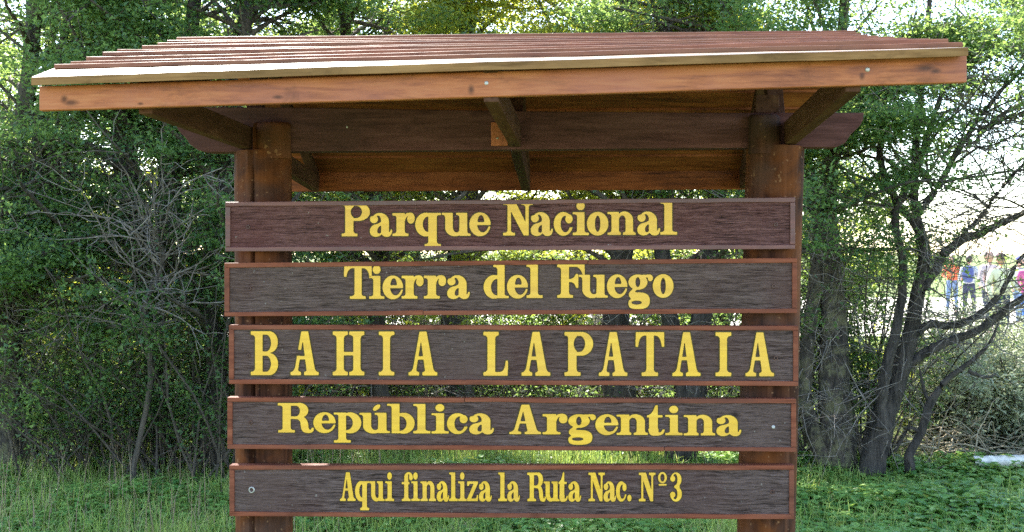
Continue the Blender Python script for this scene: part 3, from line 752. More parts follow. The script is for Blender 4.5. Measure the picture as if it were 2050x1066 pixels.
# fascia
fa, fb = P3(78, 222, 3.17), P3(1936, 165, 2.98)
fat, fbt = P3(78, 173, 3.17), P3(1936, 112, 2.98)
fdir = (fb - fa) / np.linalg.norm(fb - fa); fn = np.array([fdir[1], -fdir[0], 0]); fn = fn / np.linalg.norm(fn); fn = fn if fn[1] < 0 else -fn
fas = boxq('fascia_board', [fa, fb, fbt, fat], -fn * .026, M['fascia'], sign, .003); fas['label'] = 'varnished front fascia board with dark knots'
for px, py in ((974, 167), (1736.5, 140)):
    t = (px - 78) / (1936 - 78); d = 3.17 + (2.98 - 3.17) * t
    disc_head('screw', P3(px, py, d), .0065, M['steel'], fas, fn, .004)
    disc_head('plug_hole', P3(px + 1.5, py + 13.5, d), .006, M['hole'], fas, fn, .0006)

# front roof planks: lapped, each with its own slightly skewed ends
PLK = [(62, 155, 1939, 95), (108, 129, 1928, 84.5), (141, 123.5, 1899, 78), (172, 114, 1860, 77), (205, 104.5, 1817, 75.5), (234, 99, 1790, 73.5),
       (284, 91.5, 1760, 71.5), (315, 86, 1738, 69), (334, 81, 1725, 66), (353, 75, 1713, 61)]
DLs = [3.12, 3.255, 3.375, 3.50, 3.64, 3.775, 3.95, 4.10, 4.24, 4.38]
TK = [.0235] + [.0135] * 9
for i, (xa, ya, xb, yb) in enumerate(PLK):
    dl = DLs[i]; k = .94 + .035 * i / 9; a = P3(xa, ya, dl); b = P3(xb, yb, dl * k)
    if i < 9:
        xa2, ya2, xb2, yb2 = PLK[i + 1]; a2 = P3(xa2, ya2, DLs[i + 1]); b2 = P3(xb2, yb2, DLs[i + 1] * (.94 + .035 * (i + 1) / 9))
        sa = (a2[2] - TK[i + 1] - .0015 - a[2]) / (a2[1] - a[1]); sb = (b2[2] - TK[i + 1] - .0015 - b[2]) / (b2[1] - b[1]); wdt = .185
    else: sa = sb = .14; wdt = .12
    ns = 26; V = []; Fc = []; r = np.random.default_rng(50 + i); w1 = np.cumsum(r.normal(0, .0006, ns + 1)); w1 -= np.linspace(w1[0], w1[-1], ns + 1)
    ed = np.cumsum(r.normal(0, .0012, ns + 1)); ed -= np.linspace(ed[0], ed[-1], ns + 1)
    for j in range(ns + 1):
        t = j / ns; p = a + (b - a) * t + np.array([0, ed[j], w1[j]]); s = sa + (sb - sa) * t; bk = p + np.array([0, wdt, wdt * s])
        V += [p, bk, bk - UP * TK[i] * .8, p - UP * TK[i]]
    for j in range(ns):
        for q in range(4): Fc.append([j * 4 + q, j * 4 + (q + 1) % 4, j * 4 + 4 + (q + 1) % 4, j * 4 + 4 + q])
    Fc += [[3, 2, 1, 0], [ns * 4, ns * 4 + 1, ns * 4 + 2, ns * 4 + 3]]
    o = mesh_obj('roof_plank', V, Fc, [M['plank_worn'] if i == 0 else M['plank'], M['plank_edge'] if i == 0 else M['plank']], sign, fmat=[1 if q % 4 == 3 else 0 for q in range(ns * 4)] + [1, 1])
    bm = bmesh.new(); bm.from_mesh(o.data); bmesh.ops.recalc_face_normals(bm, faces=bm.faces); bm.to_mesh(o.data); bm.free()
    bevel_mod(o, .0018)
# back roof planks, seen from below
RL, RR = np.array([-1.17, 4.42, EYE + .855]), np.array([1.32, 4.33, EYE + .862])
EL, ER = P3(560, 345, 5.34), P3(1575, 341, 5.22)
nb = 8
for i in range(nb):
    t0, t1 = i / nb, (i + 1.22) / nb; lift = .012
    a, b = RL + (EL - RL) * t0, RR + (ER - RR) * t0; c, d = RR + (ER - RR) * t1, RL + (EL - RL) * t1
    j = .012 * np.array([1, 0, 0]) * rng.normal(0, 1)
    q = [a + j, b + j, c + UP * lift + j, d + UP * lift + j]
    boxq('roof_plank', q, UP * .016, M['under'], sign, .0015)
bb = boxq('back_fascia_board', [P3(556, 384, 5.37), P3(1574, 379, 5.25), P3(1574, 334, 5.25), P3(556, 338, 5.37)], np.array([0, .022, 0]), M['under'], sign, .002)

# ties of the three trusses (front and back halves), hidden rafters and king posts
TR = [((291, 228, 3.19), (494, 300, 4.045), (631, 383, 5.36)), ((983, 205, 3.08), (1032, 295, 4.0), (1053, 384, 5.31)), ((1708, 184, 3.02), (1581, 291, 3.965), (1489, 379, 5.26))]
for i, (f_, m_, b_) in enumerate(TR):
    f3, m3, b3 = P3(*f_), P3(*m_), P3(*b_)
    m3f = m3 + np.array([0, -.003, 0]); m3b = m3 + np.array([0, .079, -.004])
    beam_box('tie', f3 + (m3f - f3) * .0, m3f, .042, .082, M['rafter'], sign, segs=3, wob=.0006, seed=i)
    beam_box('tie', m3b, b3 + (m3b - b3) * .01, .042, .078, M['rafter'], sign, segs=3, wob=.0006, seed=i + 5)
    ridge = np.array([m3[0] + .01, 4.36, EYE + .80])
    beam_box('rafter', f3 + UP * .055, ridge - UP * .05, .042, .04, M['rafter'], sign)
    beam_box('rafter', b3 + UP * .05, ridge - UP * .05 + np.array([0, .01, 0]), .042, .035, M['rafter'], sign)
    kp = np.array([m3[0], 4.15, m3[2] + .14])
    boxq('king_post', [kp + (-.03, 0, 0), kp + (.03, 0, 0), kp + (.03, .1, .24), kp + (-.03, .1, .24)], np.array([0, .05, 0]), M['rafter'], sign)
for (x0, y0, x1, y1, d) in ((517, 241, 562, 222, 4.06), (1513, 226, 1560, 190, 3.99)):
    boxq('packing_block', [P3(x0, y0, d), P3(x1, y0, d), P3(x1, y1, d), P3(x0, y1, d)], np.array([0, .04, 0]), M['block'] if x0 < 1000 else M['rafter'], sign)
ob = boxq('cleat', [P3(983, 292, 4.0), P3(1017, 292, 3.998), P3(1017, 245, 3.998), P3(983, 245, 4.0)], np.array([0, .017, 0]), M['orange'], sign); ob['label'] = 'fresh orange wooden cleat on the beam'
disc_head('screw', P3(996, 277, 4.0), .0045, M['steel'], ob, (0, -1, 0))

# ------------------------------------------------------------------ vegetation tools
def tubes(Pt, Rd, sides):
    """Pt (n,k,3) centre lines, Rd (n,k) radii -> verts, quads"""
    Pt = np.asarray(Pt, float); Rd = np.asarray(Rd, float); n, k, _ = Pt.shape
    d = np.gradient(Pt, axis=1); d /= np.linalg.norm(d, axis=2, keepdims=True) + 1e-9
    ref = np.where(np.abs(d[..., 2:3]) > .8, np.array([1., 0, 0]), np.array([0, 0, 1.]))
    s = np.cross(d, ref); s /= np.linalg.norm(s, axis=2, keepdims=True) + 1e-9; u = np.cross(s, d)
    a = np.arange(sides) * 2 * np.pi / sides
    V = Pt[:, :, None] + Rd[:, :, None, None] * (s[:, :, None] * np.cos(a)[:, None] + u[:, :, None] * np.sin(a)[:, None])
    idx = np.arange(n * k * sides).reshape(n, k, sides)
    q = np.stack([idx[:, :-1], np.roll(idx[:, :-1], -1, 2), np.roll(idx[:, 1:], -1, 2), idx[:, 1:]], -1).reshape(-1, 4)
    return V.reshape(-1, 3), q

def join(parts):
    V = []; Fq = []; o = 0
    for v, f in parts: V.append(v); Fq.append(f + o); o += len(v)
    return np.concatenate(V), np.concatenate(Fq)

def smooth_path(pts, n):
    p = np.array(pts, float); k = len(p); t = np.linspace(0, k - 1, n); out = []
    for x in t:
        i = min(int(x), k - 2); f = x - i; a, b, c, d = p[max(i - 1, 0)], p[i], p[i + 1], p[min(i + 2, k - 1)]
        out.append(.5 * (2 * b + (c - a) * f + (2 * a - 5 * b + 4 * c - d) * f * f + (3 * b - a - 3 * c + d) * f ** 3))
    return np.array(out)

def trunk_tube(pts, radii, seed, sides=16, n=40, rough=.17):
    """pts world; lumpy limb"""
    r = np.random.default_rng(seed); P = smooth_path(pts, n); R = np.interp(np.linspace(0, 1, n), np.linspace(0, 1, len(radii)), radii)
    P = P + np.cumsum(r.normal(0, .006, P.shape), 0) * (R[:, None] / max(radii)) ** .5
    V, q = tubes(P[None], R[None], sides); V = V.reshape(n, sides, 3)
    ph = r.uniform(0, 6.28, 5); a = np.arange(sides) * 2 * np.pi / sides; z = np.linspace(0, 1, n)[:, None]
    m = 1 + rough * (np.sin(2 * a + ph[0] + z * 5) * .5 + np.sin(4 * a + ph[1] + 9 * z) * .4 + np.sin(3 * a + 17 * z + ph[2]) * .3) + r.normal(0, rough * .3, (n, sides))
    C = P[:, None]; V = C + (V - C) * m[..., None]
    return V.reshape(-1, 3), q, P, R

def leaf_quads(r, C, size, aspect=.6, flat=.55, orient=None):
    n = len(C); a = r.normal(0, 1, (n, 3)); a[:, 2] *= flat
    if orient is not None: a = a * .6 + orient
    a /= np.linalg.norm(a, axis=1, keepdims=True); b = np.cross(a, r.normal(0, 1, (n, 3)) * np.array([1 - flat * .5, 1 - flat * .5, 1]) + np.array([0, 0, .6]))
    b /= np.linalg.norm(b, axis=1, keepdims=True) + 1e-9
    s = size * r.uniform(.65, 1.3, (n, 1)); a = a * s * .5; b = b * s * .5 * aspect
    V = np.stack([C - a * .9 - b * .9, C - a * .35 + b * 1.15, C + a * 1.1], 1).reshape(-1, 3)
    return V, np.arange(n * 3).reshape(n, 3)

def foliage_obj(name, C, tone, r, size, mat, parent, aspect=.6, flat=.55, orient=None, label=None):
    V, q = leaf_quads(r, C, size, aspect, flat, orient)
    o = mesh_obj(name, V, q, mat, parent); point_attr(o, 'tone', np.repeat(np.clip(tone, 0, 1), 3))
    o['kind'] = 'stuff'
    if label: o['label'] = label
    return o

def grow(r, starts, dirs, lens, k=6, droop=-.05, wig=.12):
    """random-walk centre lines"""
    n = len(starts); P = np.zeros((n, k, 3)); P[:, 0] = starts; d = dirs / np.linalg.norm(dirs, axis=1, keepdims=True)
    for i in range(1, k):
        d = d + r.normal(0, wig, (n, 3)); d[:, 2] += droop; d /= np.linalg.norm(d, axis=1, keepdims=True)
        P[:, i] = P[:, i - 1] + d * (lens / (k - 1))[:, None]
    return P

def crown(r, spines, nbr, zmin, reach, n_sec, n_spray, n_leaf, size, keep=None, up=.25, bias=(0, 0), spray=(.2, .09)):
    """limbs off the trunk spines, side twigs off the limbs, flat leaf sprays along the twigs"""
    st = []; rad = []
    for P, R in spines:
        ok = np.nonzero(P[:, 2] > zmin)[0]
        if not len(ok): continue
        m = max(3, int(nbr * len(ok) / sum(max(1, (p[:, 2] > zmin).sum()) for p, _ in spines)))
        f = r.uniform(ok[0], ok[-1], m); i = f.astype(int); i2 = np.minimum(i + 1, len(P) - 1); t = (f - i)[:, None]
        st.append(P[i] * (1 - t) + P[i2] * t); rad.append(R[i])
    st = np.concatenate(st); rad = np.concatenate(rad); n = len(st)
    az = r.uniform(0, 2 * np.pi, n); el = r.uniform(-.15, .75, n)
    d = np.stack([np.cos(az) * np.cos(el) + bias[0], np.sin(az) * np.cos(el) + bias[1], np.sin(el) + up], 1)
    top = st[:, 2].max(); ln = reach * r.uniform(.5, 1.1, n) * (1 - .35 * (st[:, 2] - zmin) / (top - zmin + .1))
    B = grow(r, st, d, ln, 8, -.035, .13)
    R0 = np.minimum(rad * .5, .012 + .014 * ln); RB = R0[:, None] * np.linspace(1, .25, 8)
    parts = [tubes(B, RB, 5)]
    # secondary twigs
    ii = np.repeat(np.arange(n), n_sec); tt = r.uniform(.2, 1, len(ii)) * 6.99; i0 = tt.astype(int); fr = (tt - i0)[:, None]
    S = B[ii, i0] * (1 - fr) + B[ii, i0 + 1] * fr; dd = B[ii, i0 + 1] - B[ii, i0]; dd /= np.linalg.norm(dd, axis=1, keepdims=True)
    dd = dd + r.normal(0, .75, dd.shape) * np.array([1, 1, .55]); T = grow(r, S, dd, r.uniform(.25, .75, len(ii)) * reach / 1.8, 5, -.03, .16)
    parts.append(tubes(T, .0055 * np.ones((len(ii), 1)) * np.linspace(1, .35, 5), 3))
    # sprays
    jj = np.repeat(np.arange(len(ii)), n_spray); tt = r.uniform(.25, 1, len(jj)) * 3.99; i0 = tt.astype(int); fr = (tt - i0)[:, None]
    C = T[jj, i0] * (1 - fr) + T[jj, i0 + 1] * fr
    cl = np.sin(C[:, 0] * 4.1 + C[:, 2] * 2.3 + r.uniform(0, 6)) + np.sin(C[:, 2] * 6.3 - C[:, 0] * 2.7 + r.uniform(0, 6)) + np.sin(C[:, 1] * 5.1 + C[:, 2] * 3.9 + C[:, 0] * 1.9)
    C = C[cl + r.normal(0, .35, len(C)) > -.05]
    if keep is not None: C = C[keep(C, r)]
    tone = r.uniform(0, 1, len(C)) * .85 + .1
    lc = np.repeat(C, n_leaf, 0); off = r.normal(0, 1, lc.shape) * np.array([spray[0], spray[0], spray[1]]) * r.uniform(.5, 1.2, (len(C), 1)).repeat(n_leaf, 0)
    tilt = r.normal(0, .28, (len(C), 2)).repeat(n_leaf, 0); off[:, 2] += (off[:, 0] * tilt[:, 0] + off[:, 1] * tilt[:, 1])
    return parts, lc + off, np.repeat(tone, n_leaf) + r.normal(0, .15, len(lc)), B, T

def in_view_keep(pix_rules):
    """thin the sprays in places given in the tree's own space: list of (cx, cy_pixrow, rx, ry, probability kept) measured at the tree's depth"""
    def k(C, r):
        px = CX + C[:, 0] / C[:, 1] * F; py = HZ - (C[:, 2] - EYE) / C[:, 1] * F; p = np.ones(len(C))
        for (cx, cy, rx, ry, q) in pix_rules:
            p = np.where(((px - cx) / rx) ** 2 + ((py - cy) / ry) ** 2 < 1, np.minimum(p, q), p)
        return r.uniform(0, 1, len(C)) < p
    return k

def tree(label, base, trunks, seed, nbr=50, zmin=1.2, reach=1.7, n_sec=7, n_spray=5, n_leaf=64, size=.038, mat='leaf', bmat='bark', keep=None, group=None,
         name='beech_tree', up=.25, bias=(0, 0), dead=0, spray=(.16, .032), cat='tree', dead_z=3.0):
    r = np.random.default_rng(seed); root = empty(name, base, label, cat, group)
    spines = []
    for i, (pts, radii) in enumerate(trunks):
        V, q, P, R = trunk_tube(pts, radii, seed * 10 + i); spines.append((P, R))
        mesh_obj('trunk' if i == 0 else 'limb', V, q, M[bmat], root, smooth=True)
    parts, lc, tone, B, T = crown(r, spines, nbr, zmin, reach, n_sec, n_spray, n_leaf, size, keep, up, bias, spray)
    V, q = join(parts); o = mesh_obj('branches', V, q, M['twig_dark'], root); o['kind'] = 'stuff'
    foliage_obj('crown', lc, tone, r, size, M[mat], root)
    if dead:
        sp = np.concatenate([p[(p[:, 2] > .25) & (p[:, 2] < dead_z)] for p, _ in spines])
        if len(sp):
            s = sp[r.integers(0, len(sp), dead)]; az = r.uniform(0, 6.28, dead)
            D = grow(r, s, np.stack([np.cos(az), np.sin(az), r.uniform(-.5, .5, dead)], 1), r.uniform(.4, 1.1, dead), 6, -.02, .3)
            ii = np.repeat(np.arange(dead), 5); i0 = r.integers(1, 6, len(ii)); D2 = grow(r, D[ii, i0], r.normal(0, 1, (len(ii), 3)), r.uniform(.12, .45, len(ii)), 5, 0, .3)
            V, q = join([tubes(D, .0055 * np.ones((dead, 1)) * np.linspace(1, .4, 6), 4), tubes(D2, .003 * np.ones((len(ii), 1)) * np.linspace(1, .45, 5), 3)])
            o = mesh_obj('dead_twigs', V, q, M['twig'], root); o['kind'] = 'stuff'
    return root

def px_path(pts, d): return [P3(x, max(y, -210), d + (e[0] if e else 0)) for x, y, *e in pts]
def px_path0(pts, d):
    """as px_path, first point dropped to the ground"""
    p = px_path(pts, d); g = p[0].copy(); g[2] = -.05; return [g] + p[0:]

# ------------------------------------------------------------------ the row of trees behind the sign
NEAR = 'beech trees in the dense row behind the sign'
sky_l = in_view_keep([(545, 38, 64, 30, .0), (465, 62, 30, 18, .0), (735, 60, 60, 28, .06), (640, 20, 26, 16, .3), (110, 60, 60, 50, .55), (300, 395, 150, 90, .35), (90, 590, 60, 20, .3), (330, 690, 26, 60, .4), (100, 700, 40, 60, .5), (250, 340, 34, 110, .25), (230, 800, 260, 80, .5), (450, 700, 30, 60, .6)])
tree('gnarled beech with the thick pale trunk at the far left edge', (-4.05, 9.0, 0), [(px_path0([(40, 925), (25, 820), (12, 700), (4, 540), (14, 380), (60, 160), (70, -120), (80, -420)], 9.0), [.15, .14, .12, .11, .09, .07, .05, .04]),
     (px_path([(12, 700), (60, 560), (100, 420), (75, 250), (130, 60), (160, -200)], 9.0), [.09, .06, .05, .04, .03, .02])], 11, 62, 1.0, 1.7, bmat='bark_moss', keep=sky_l, dead=90, group=NEAR)
tree('slim dark trunked beech second from the left edge', (-3.45, 9.6, 0), [(px_path0([(215, 880), (190, 760), (186, 620), (165, 480), (110, 330), (100, 120), (150, -150), (140, -400)], 9.6), [.08, .065, .06, .055, .05, .04, .03, .02])],
     12, 58, 1.0, 1.7, keep=sky_l, dead=90, group=NEAR)
tree('stout dark beech rising behind the left end of the sign roof', (-3.0, 9.1, 0), [(px_path0([(330, 900), (322, 780), (300, 600), (280, 470), (250, 350), (240, 200), (215, 0), (200, -300)], 9.1), [.1, .095, .09, .1, .11, .1, .07, .04]),
     (px_path([(310, 560), (335, 430), (330, 300), (370, 120), (400, -120), (420, -350)], 9.1), [.1, .09, .08, .06, .04, .02])], 13, 84, .9, 1.8, keep=sky_l, dead=110, group=NEAR)
tree('leafy beech just left of the left log post', (-2.25, 8.8, 0), [(px_path0([(430, 890), (440, 760), (425, 600), (440, 430), (470, 250), (500, 60), (520, -160), (540, -380)], 8.8), [.1, .09, .08, .07, .06, .05, .04, .02])],
     14, 84, .7, 1.55, keep=sky_l, dead=90, group=NEAR)
tree('beech behind the left half of the boards', (-1.2, 9.8, 0), [(px_path0([(770, 860), (745, 700), (760, 520), (735, 330), (690, 100), (680, -150), (690, -350)], 9.8), [.1, .09, .08, .07, .06, .04, .02])],
     15, 60, 1.4, 1.8, keep=sky_l, dead=80, group=NEAR)
tree('tall beech directly behind the middle of the sign', (-.4, 10.2, 0), [(px_path0([(925, 840), (905, 700), (915, 500), (950, 250), (930, 0), (960, -300)], 10.2), [.14, .12, .11, .09, .07, .03])],
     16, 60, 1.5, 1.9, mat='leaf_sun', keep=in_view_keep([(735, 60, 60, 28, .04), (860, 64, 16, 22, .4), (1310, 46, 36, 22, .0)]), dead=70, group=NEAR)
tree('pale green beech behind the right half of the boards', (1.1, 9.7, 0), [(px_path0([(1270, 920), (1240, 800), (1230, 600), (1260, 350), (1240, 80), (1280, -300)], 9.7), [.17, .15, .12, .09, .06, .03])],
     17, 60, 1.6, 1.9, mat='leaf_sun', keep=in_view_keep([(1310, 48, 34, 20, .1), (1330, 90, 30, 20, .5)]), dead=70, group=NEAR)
tree('twin stemmed beech left of the right log post', (1.6, 9.2, 0), [(px_path0([(1350, 930), (1380, 800), (1400, 600), (1430, 350), (1450, 80), (1460, -250)], 9.2), [.16, .13, .1, .08, .06, .03]),
     (px_path([(1380, 800), (1340, 600), (1320, 350), (1340, 60), (1360, -200)], 9.2), [.09, .07, .06, .04, .02])], 18, 56, 1.5, 1.7, keep=in_view_keep([(1480, 60, 30, 16, .3), (1310, 50, 26, 16, .15)]), dead=70, group=NEAR)
sky_r = in_view_keep([(1900, 18, 80, 26, .02), (1990, 260, 100, 80, .1), (2000, 150, 60, 50, .4), (1960, 400, 130, 120, .04), (1800, 330, 110, 60, .35), (1990, 560, 110, 90, 0), (1730, 400, 40, 80, .5), (1830, 200, 90, 22, .3), (1900, 640, 120, 110, .05), (1760, 700, 110, 120, .25), (1680, 800, 120, 130, .15), (1650, 250, 40, 60, .5)])
tree('lichen covered beech right beside the right log post', (2.62, 8.9, 0), [(px_path0([(1683, 935), (1672, 820), (1668, 660), (1655, 500), (1660, 340), (1680, 150), (1700, -80), (1710, -350)], 8.9), [.15, .13, .12, .095, .07, .05, .035, .02]),
     (px_path0([(1650, 930), (1612, 800), (1628, 620), (1640, 440), (1612, 300)], 8.9)[1:], [.07, .065, .055, .045, .03])], 19, 44, 2.0, 1.5, bmat='bark_moss', keep=sky_r, dead=120, group=NEAR)
tree('forked beech with bare limbs sweeping to the right edge', (3.05, 8.7, 0), [(px_path0([(1745, 935), (1768, 850), (1790, 775), (1812, 700), (1834, 600), (1850, 500), (1832, 400), (1840, 250), (1860, 60), (1880, -200)], 8.7), [.125, .1, .085, .072, .056, .046, .038, .03, .022, .012]),
     (px_path([(1808, 735), (1862, 700), (1930, 668), (1985, 640), (2060, 588), (2160, 540)], 8.7), [.042, .037, .031, .026, .022, .016]),
     (px_path([(1832, 668), (1862, 652), (1905, 662), (1955, 640), (1992, 598), (2022, 545), (2075, 470)], 8.7), [.034, .03, .026, .022, .02, .017, .012]),
     (px_path([(1836, 600), (1870, 540), (1920, 492), (1985, 465), (2060, 430), (2150, 390)], 8.7), [.042, .036, .032, .026, .02, .015]),
     (px_path([(1850, 510), (1830, 450), (1790, 400), (1765, 330), (1772, 230), (1760, 100)], 8.7), [.04, .034, .03, .026, .02, .014]),
     (px_path([(1765, 860), (1770, 760), (1815, 560), (1800, 430), (1850, 330), (1900, 150)], 8.6), [.045, .045, .034, .03, .024, .012]),
     (px_path([(1900, 505), (1950, 440), (2000, 380), (2080, 300)], 8.7), [.022, .018, .014, .01]),
     (px_path([(1845, 420), (1900, 340), (1960, 250), (2040, 150), (2100, 60)], 8.7), [.028, .022, .018, .014, .008]),
     (px_path([(1955, 260), (2000, 240), (2070, 225)], 8.7), [.016, .012, .009])],
     20, 64, 2.1, 1.45, keep=sky_r, dead=260, group=NEAR, up=.3, dead_z=4.6)
tree('dark leaved beech leaning in over the top right corner', (4.6, 9.6, 0), [(px_path0([(2140, 900), (2130, 700), (2110, 400), (2080, 150), (2040, -60), (2010, -300)], 9.6), [.12, .1, .09, .07, .05, .03])],
     21, 40, 2.9, 1.6, keep=in_view_keep([(1900, 18, 80, 26, .02), (1960, 400, 160, 150, .02), (1990, 260, 100, 80, .1), (2000, 150, 50, 40, .5), (2000, 600, 200, 200, 0)]), group=NEAR)

# sunlit trees standing well behind the row
FARG = 'sunlit trees beyond the row'
def far_tree(label, x, y, h, seed, reach=2.2, nbr=30):
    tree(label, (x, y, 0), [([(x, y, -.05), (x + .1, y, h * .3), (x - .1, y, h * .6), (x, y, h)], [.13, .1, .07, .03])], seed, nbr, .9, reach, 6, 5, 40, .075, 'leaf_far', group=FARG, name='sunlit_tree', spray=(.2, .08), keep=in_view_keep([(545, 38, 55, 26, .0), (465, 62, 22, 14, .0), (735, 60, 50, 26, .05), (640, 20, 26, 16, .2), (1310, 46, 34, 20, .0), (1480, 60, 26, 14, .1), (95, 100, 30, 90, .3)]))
far_tree('bright green tree seen through gaps at the far left', -8.6, 17, 5.0, 31)
far_tree('bright green tree glowing behind the slim dark trunk', -6.3, 16, 4.8, 32)
far_tree('bright green tree behind the left end of the roof', -3.9, 17.5, 5.2, 33)
far_tree('yellow green tree behind the left part of the boards', -1.5, 16.5, 4.8, 34, 2.3)
far_tree('yellow green tree behind the middle of the roof', 1.0, 18, 5.4, 35, 2.4, 34)
far_tree('yellow green tree behind the right part of the roof', 3.2, 17, 4.8, 36, 2.2)
far_tree('rounded bright tree behind the right log post', 5.2, 19, 4.0, 37, 1.7, 24)

MID = 'darker beech trees closing the gaps behind the row'
for i_, (x_, y_, z_, lab_) in enumerate([(-6.1, 12.3, .8, 'dense beech in the second row at the far left edge'), (-3.1, 12.6, .8, 'dense beech in the second row behind the grey dead sapling'),
        (-1.9, 11.8, 1.4, 'dense beech in the second row behind the left log post'), (2.2, 12.2, 1.9, 'dense beech in the second row behind the right log post')]):
    tree(lab_, (x_, y_, 0), [([(x_, y_, -.05), (x_ + .1, y_, 2), (x_ - .15, y_ - .1, 3.4), (x_, y_, 4.9)], [.12, .1, .07, .02])], 140 + i_, 44, z_, 1.5, 7, 5, 40, .05, 'leaf', group=MID, spray=(.17, .07), dead=25,
         keep=in_view_keep([(545, 38, 60, 28, .0), (465, 62, 24, 16, .0), (735, 60, 52, 26, .05), (640, 20, 26, 16, .4), (1310, 46, 34, 20, .0), (330, 690, 24, 50, .4), (100, 700, 40, 50, .4), (90, 590, 60, 20, .2)]))

# undergrowth shrubs between the trunks
def shrub(label, x, y, h, wd, seed, mat, n=9000, size=.04, stems=50, name='shrub', aspect=.6, cat='shrub', group=None, smat='twig_dark', low=.0):
    r = np.random.default_rng(seed); root = empty(name, (x, y, 0), label, cat, group)
    az = r.uniform(0, 6.28, stems); el = r.uniform(.5, 1.45, stems); s = np.stack([x + r.normal(0, wd * .22, stems), y + r.normal(0, wd * .15, stems), np.zeros(stems)], 1)
    d = np.stack([np.cos(az) * np.cos(el) * wd / h * 1.2, np.sin(az) * np.cos(el) * wd / h, np.sin(el)], 1)
    B = grow(r, s, d, h * r.uniform(.6, 1.15, stems), 8, -.02, .12)
    ii = np.repeat(np.arange(stems), 9); i0 = r.integers(2, 8, len(ii)); T = grow(r, B[ii, i0], r.normal(0, 1, (len(ii), 3)) + np.array([0, 0, .5]), r.uniform(.15, .45, len(ii)), 5, 0, .2)
    V, q = join([tubes(B, .011 * np.ones((stems, 1)) * np.linspace(1, .3, 8), 5), tubes(T, .004 * np.ones((len(ii), 1)) * np.linspace(1, .4, 5), 3)])
    o = mesh_obj('stems', V, q, M[smat], root); o['kind'] = 'stuff'
    pick = r.integers(0, len(T), n // 12); C = T[pick, r.integers(1, 5, len(pick))]; C = C[C[:, 2] > low]; lc = np.repeat(C, 12, 0) + r.normal(0, .055, (len(C) * 12, 3))
    foliage_obj('foliage', lc, r.uniform(.1, .9, len(lc)), r, size, M[mat], root, aspect)
    return root
for i, (px, d, h, lab) in enumerate([(60, 11.6, 2.3, 'tall leafy bush behind the thick trunk at the left edge'), (230, 12.4, 2.1, 'tall leafy bush behind the slim dark beech'), (400, 11.4, 2.4, 'tall leafy bush behind the stout dark beech'), (900, 12.6, 1.9, 'tall bush seen between the boards left of the middle'), (1200, 12.8, 2.0, 'tall bush seen between the boards right of the middle'), (1050, 12.2, 1.9, 'tall bush seen between the boards at the middle'), (780, 12.4, 1.9, 'tall bush seen between the boards left of centre'), (1430, 12.2, 1.9, 'tall bush seen between the boards beside the right post')]):
    shrub(lab, (px - CX) / F * d, d, h, 1.5, 160 + i, 'leaf' if i % 2 else 'leaf_sun', 13000, .055, 50, 'tall_bush', cat='bush', group='tall leafy bushes behind the row')
for i, (px, d, h, wd, lab) in enumerate([(150, 8.9, 1.9, 1.2, 'twiggy leafy sapling clump right of the thick left trunk'), (330, 8.8, 2.1, 1.3, 'twiggy leafy sapling clump below the grey dead sapling'), (445, 8.5, 2.3, 1.0, 'twiggy leafy sapling clump beside the left log post'), (1610, 9.4, 2.2, .8, 'twiggy leafy sapling clump right behind the right log post'), (1722, 9.3, 2.3, .55, 'twiggy leafy sapling clump between the two right trunks')]):
    shrub(lab, (px - CX) / F * d, d, h, wd, 190 + i, 'leaf', 7500 if i < 3 else 10000, .038, 30, 'sapling_clump', cat='saplings', group='sapling clumps among the trunks')
UG = 'low undergrowth bushes between the trunks'
for i, (px, d, h, wd, lab) in enumerate([(120, 9.7, 1.3, 1.3, 'low dark bush beside the thick trunk at the left edge'), (260, 9.9, 1.4, 1.4, 'low tangled bush under the slim dark beech'),
        (400, 9.6, 1.5, 1.2, 'low bush at the foot of the stout dark beech'), (560, 10.2, 1.3, 1.4, 'bush seen between the boards near the left post'), (830, 10.6, 1.2, 1.5, 'bush seen between the boards left of centre'),
        (1080, 10.4, 1.2, 1.5, 'bush seen between the boards right of centre'), (1480, 10.2, 1.2, 1.2, 'bush seen between the boards near the right post')]):
    shrub(lab, (px - CX) / F * d, d, h, wd, 60 + i, 'leaf', 5200, .036, 46, 'undergrowth_bush', cat='bush', group=UG)
shrub('grey green willowy shrub filling the lower right edge', (1985 - CX) / F * 10.1, 10.1, 1.1, 1.2, 80, 'leaf_grey', 44000, .055, 110, 'willow_shrub', .35)
shrub('taller grey green shrub cut by the right edge of the picture', (2120 - CX) / F * 11.6, 11.6, 1.3, 1.2, 81, 'leaf_grey', 18000, .055, 60, 'willow_shrub', .3)
shrub('bright yellow green bush between the forked beech and the willowy shrub', (1850 - CX) / F * 11.6, 11.6, .9, .7, 82, 'leaf_sun', 7000, .045, 40, 'bush', .5, cat='bush')
# pile of dry brushwood
def brush():
    r = np.random.default_rng(90); root = empty('brush_pile', P3(1925, 880, 9.3) * np.array([1, 1, 0]), 'heap of dry pale brushwood at the foot of the willowy shrub', 'brushwood')
    n = 170; c = np.array([(1925 - CX) / F * 9.3, 9.3, .05]); s = c + r.normal(0, 1, (n, 3)) * np.array([.42, .2, .1]); s[:, 2] = np.abs(s[:, 2])
    D = grow(r, s, np.stack([r.choice([-1, 1], n) * r.uniform(.3, 1, n), r.normal(0, .5, n), r.uniform(.0, .9, n)], 1), r.uniform(.3, .8, n), 7, -.16, .2)
    D[..., 2] = np.maximum(D[..., 2], .01)
    V, q = tubes(D, r.uniform(.004, .011, (n, 1)) * np.linspace(1, .4, 7), 4); o = mesh_obj('twigs', V, q, M['straw'], root); o['kind'] = 'stuff'
brush()
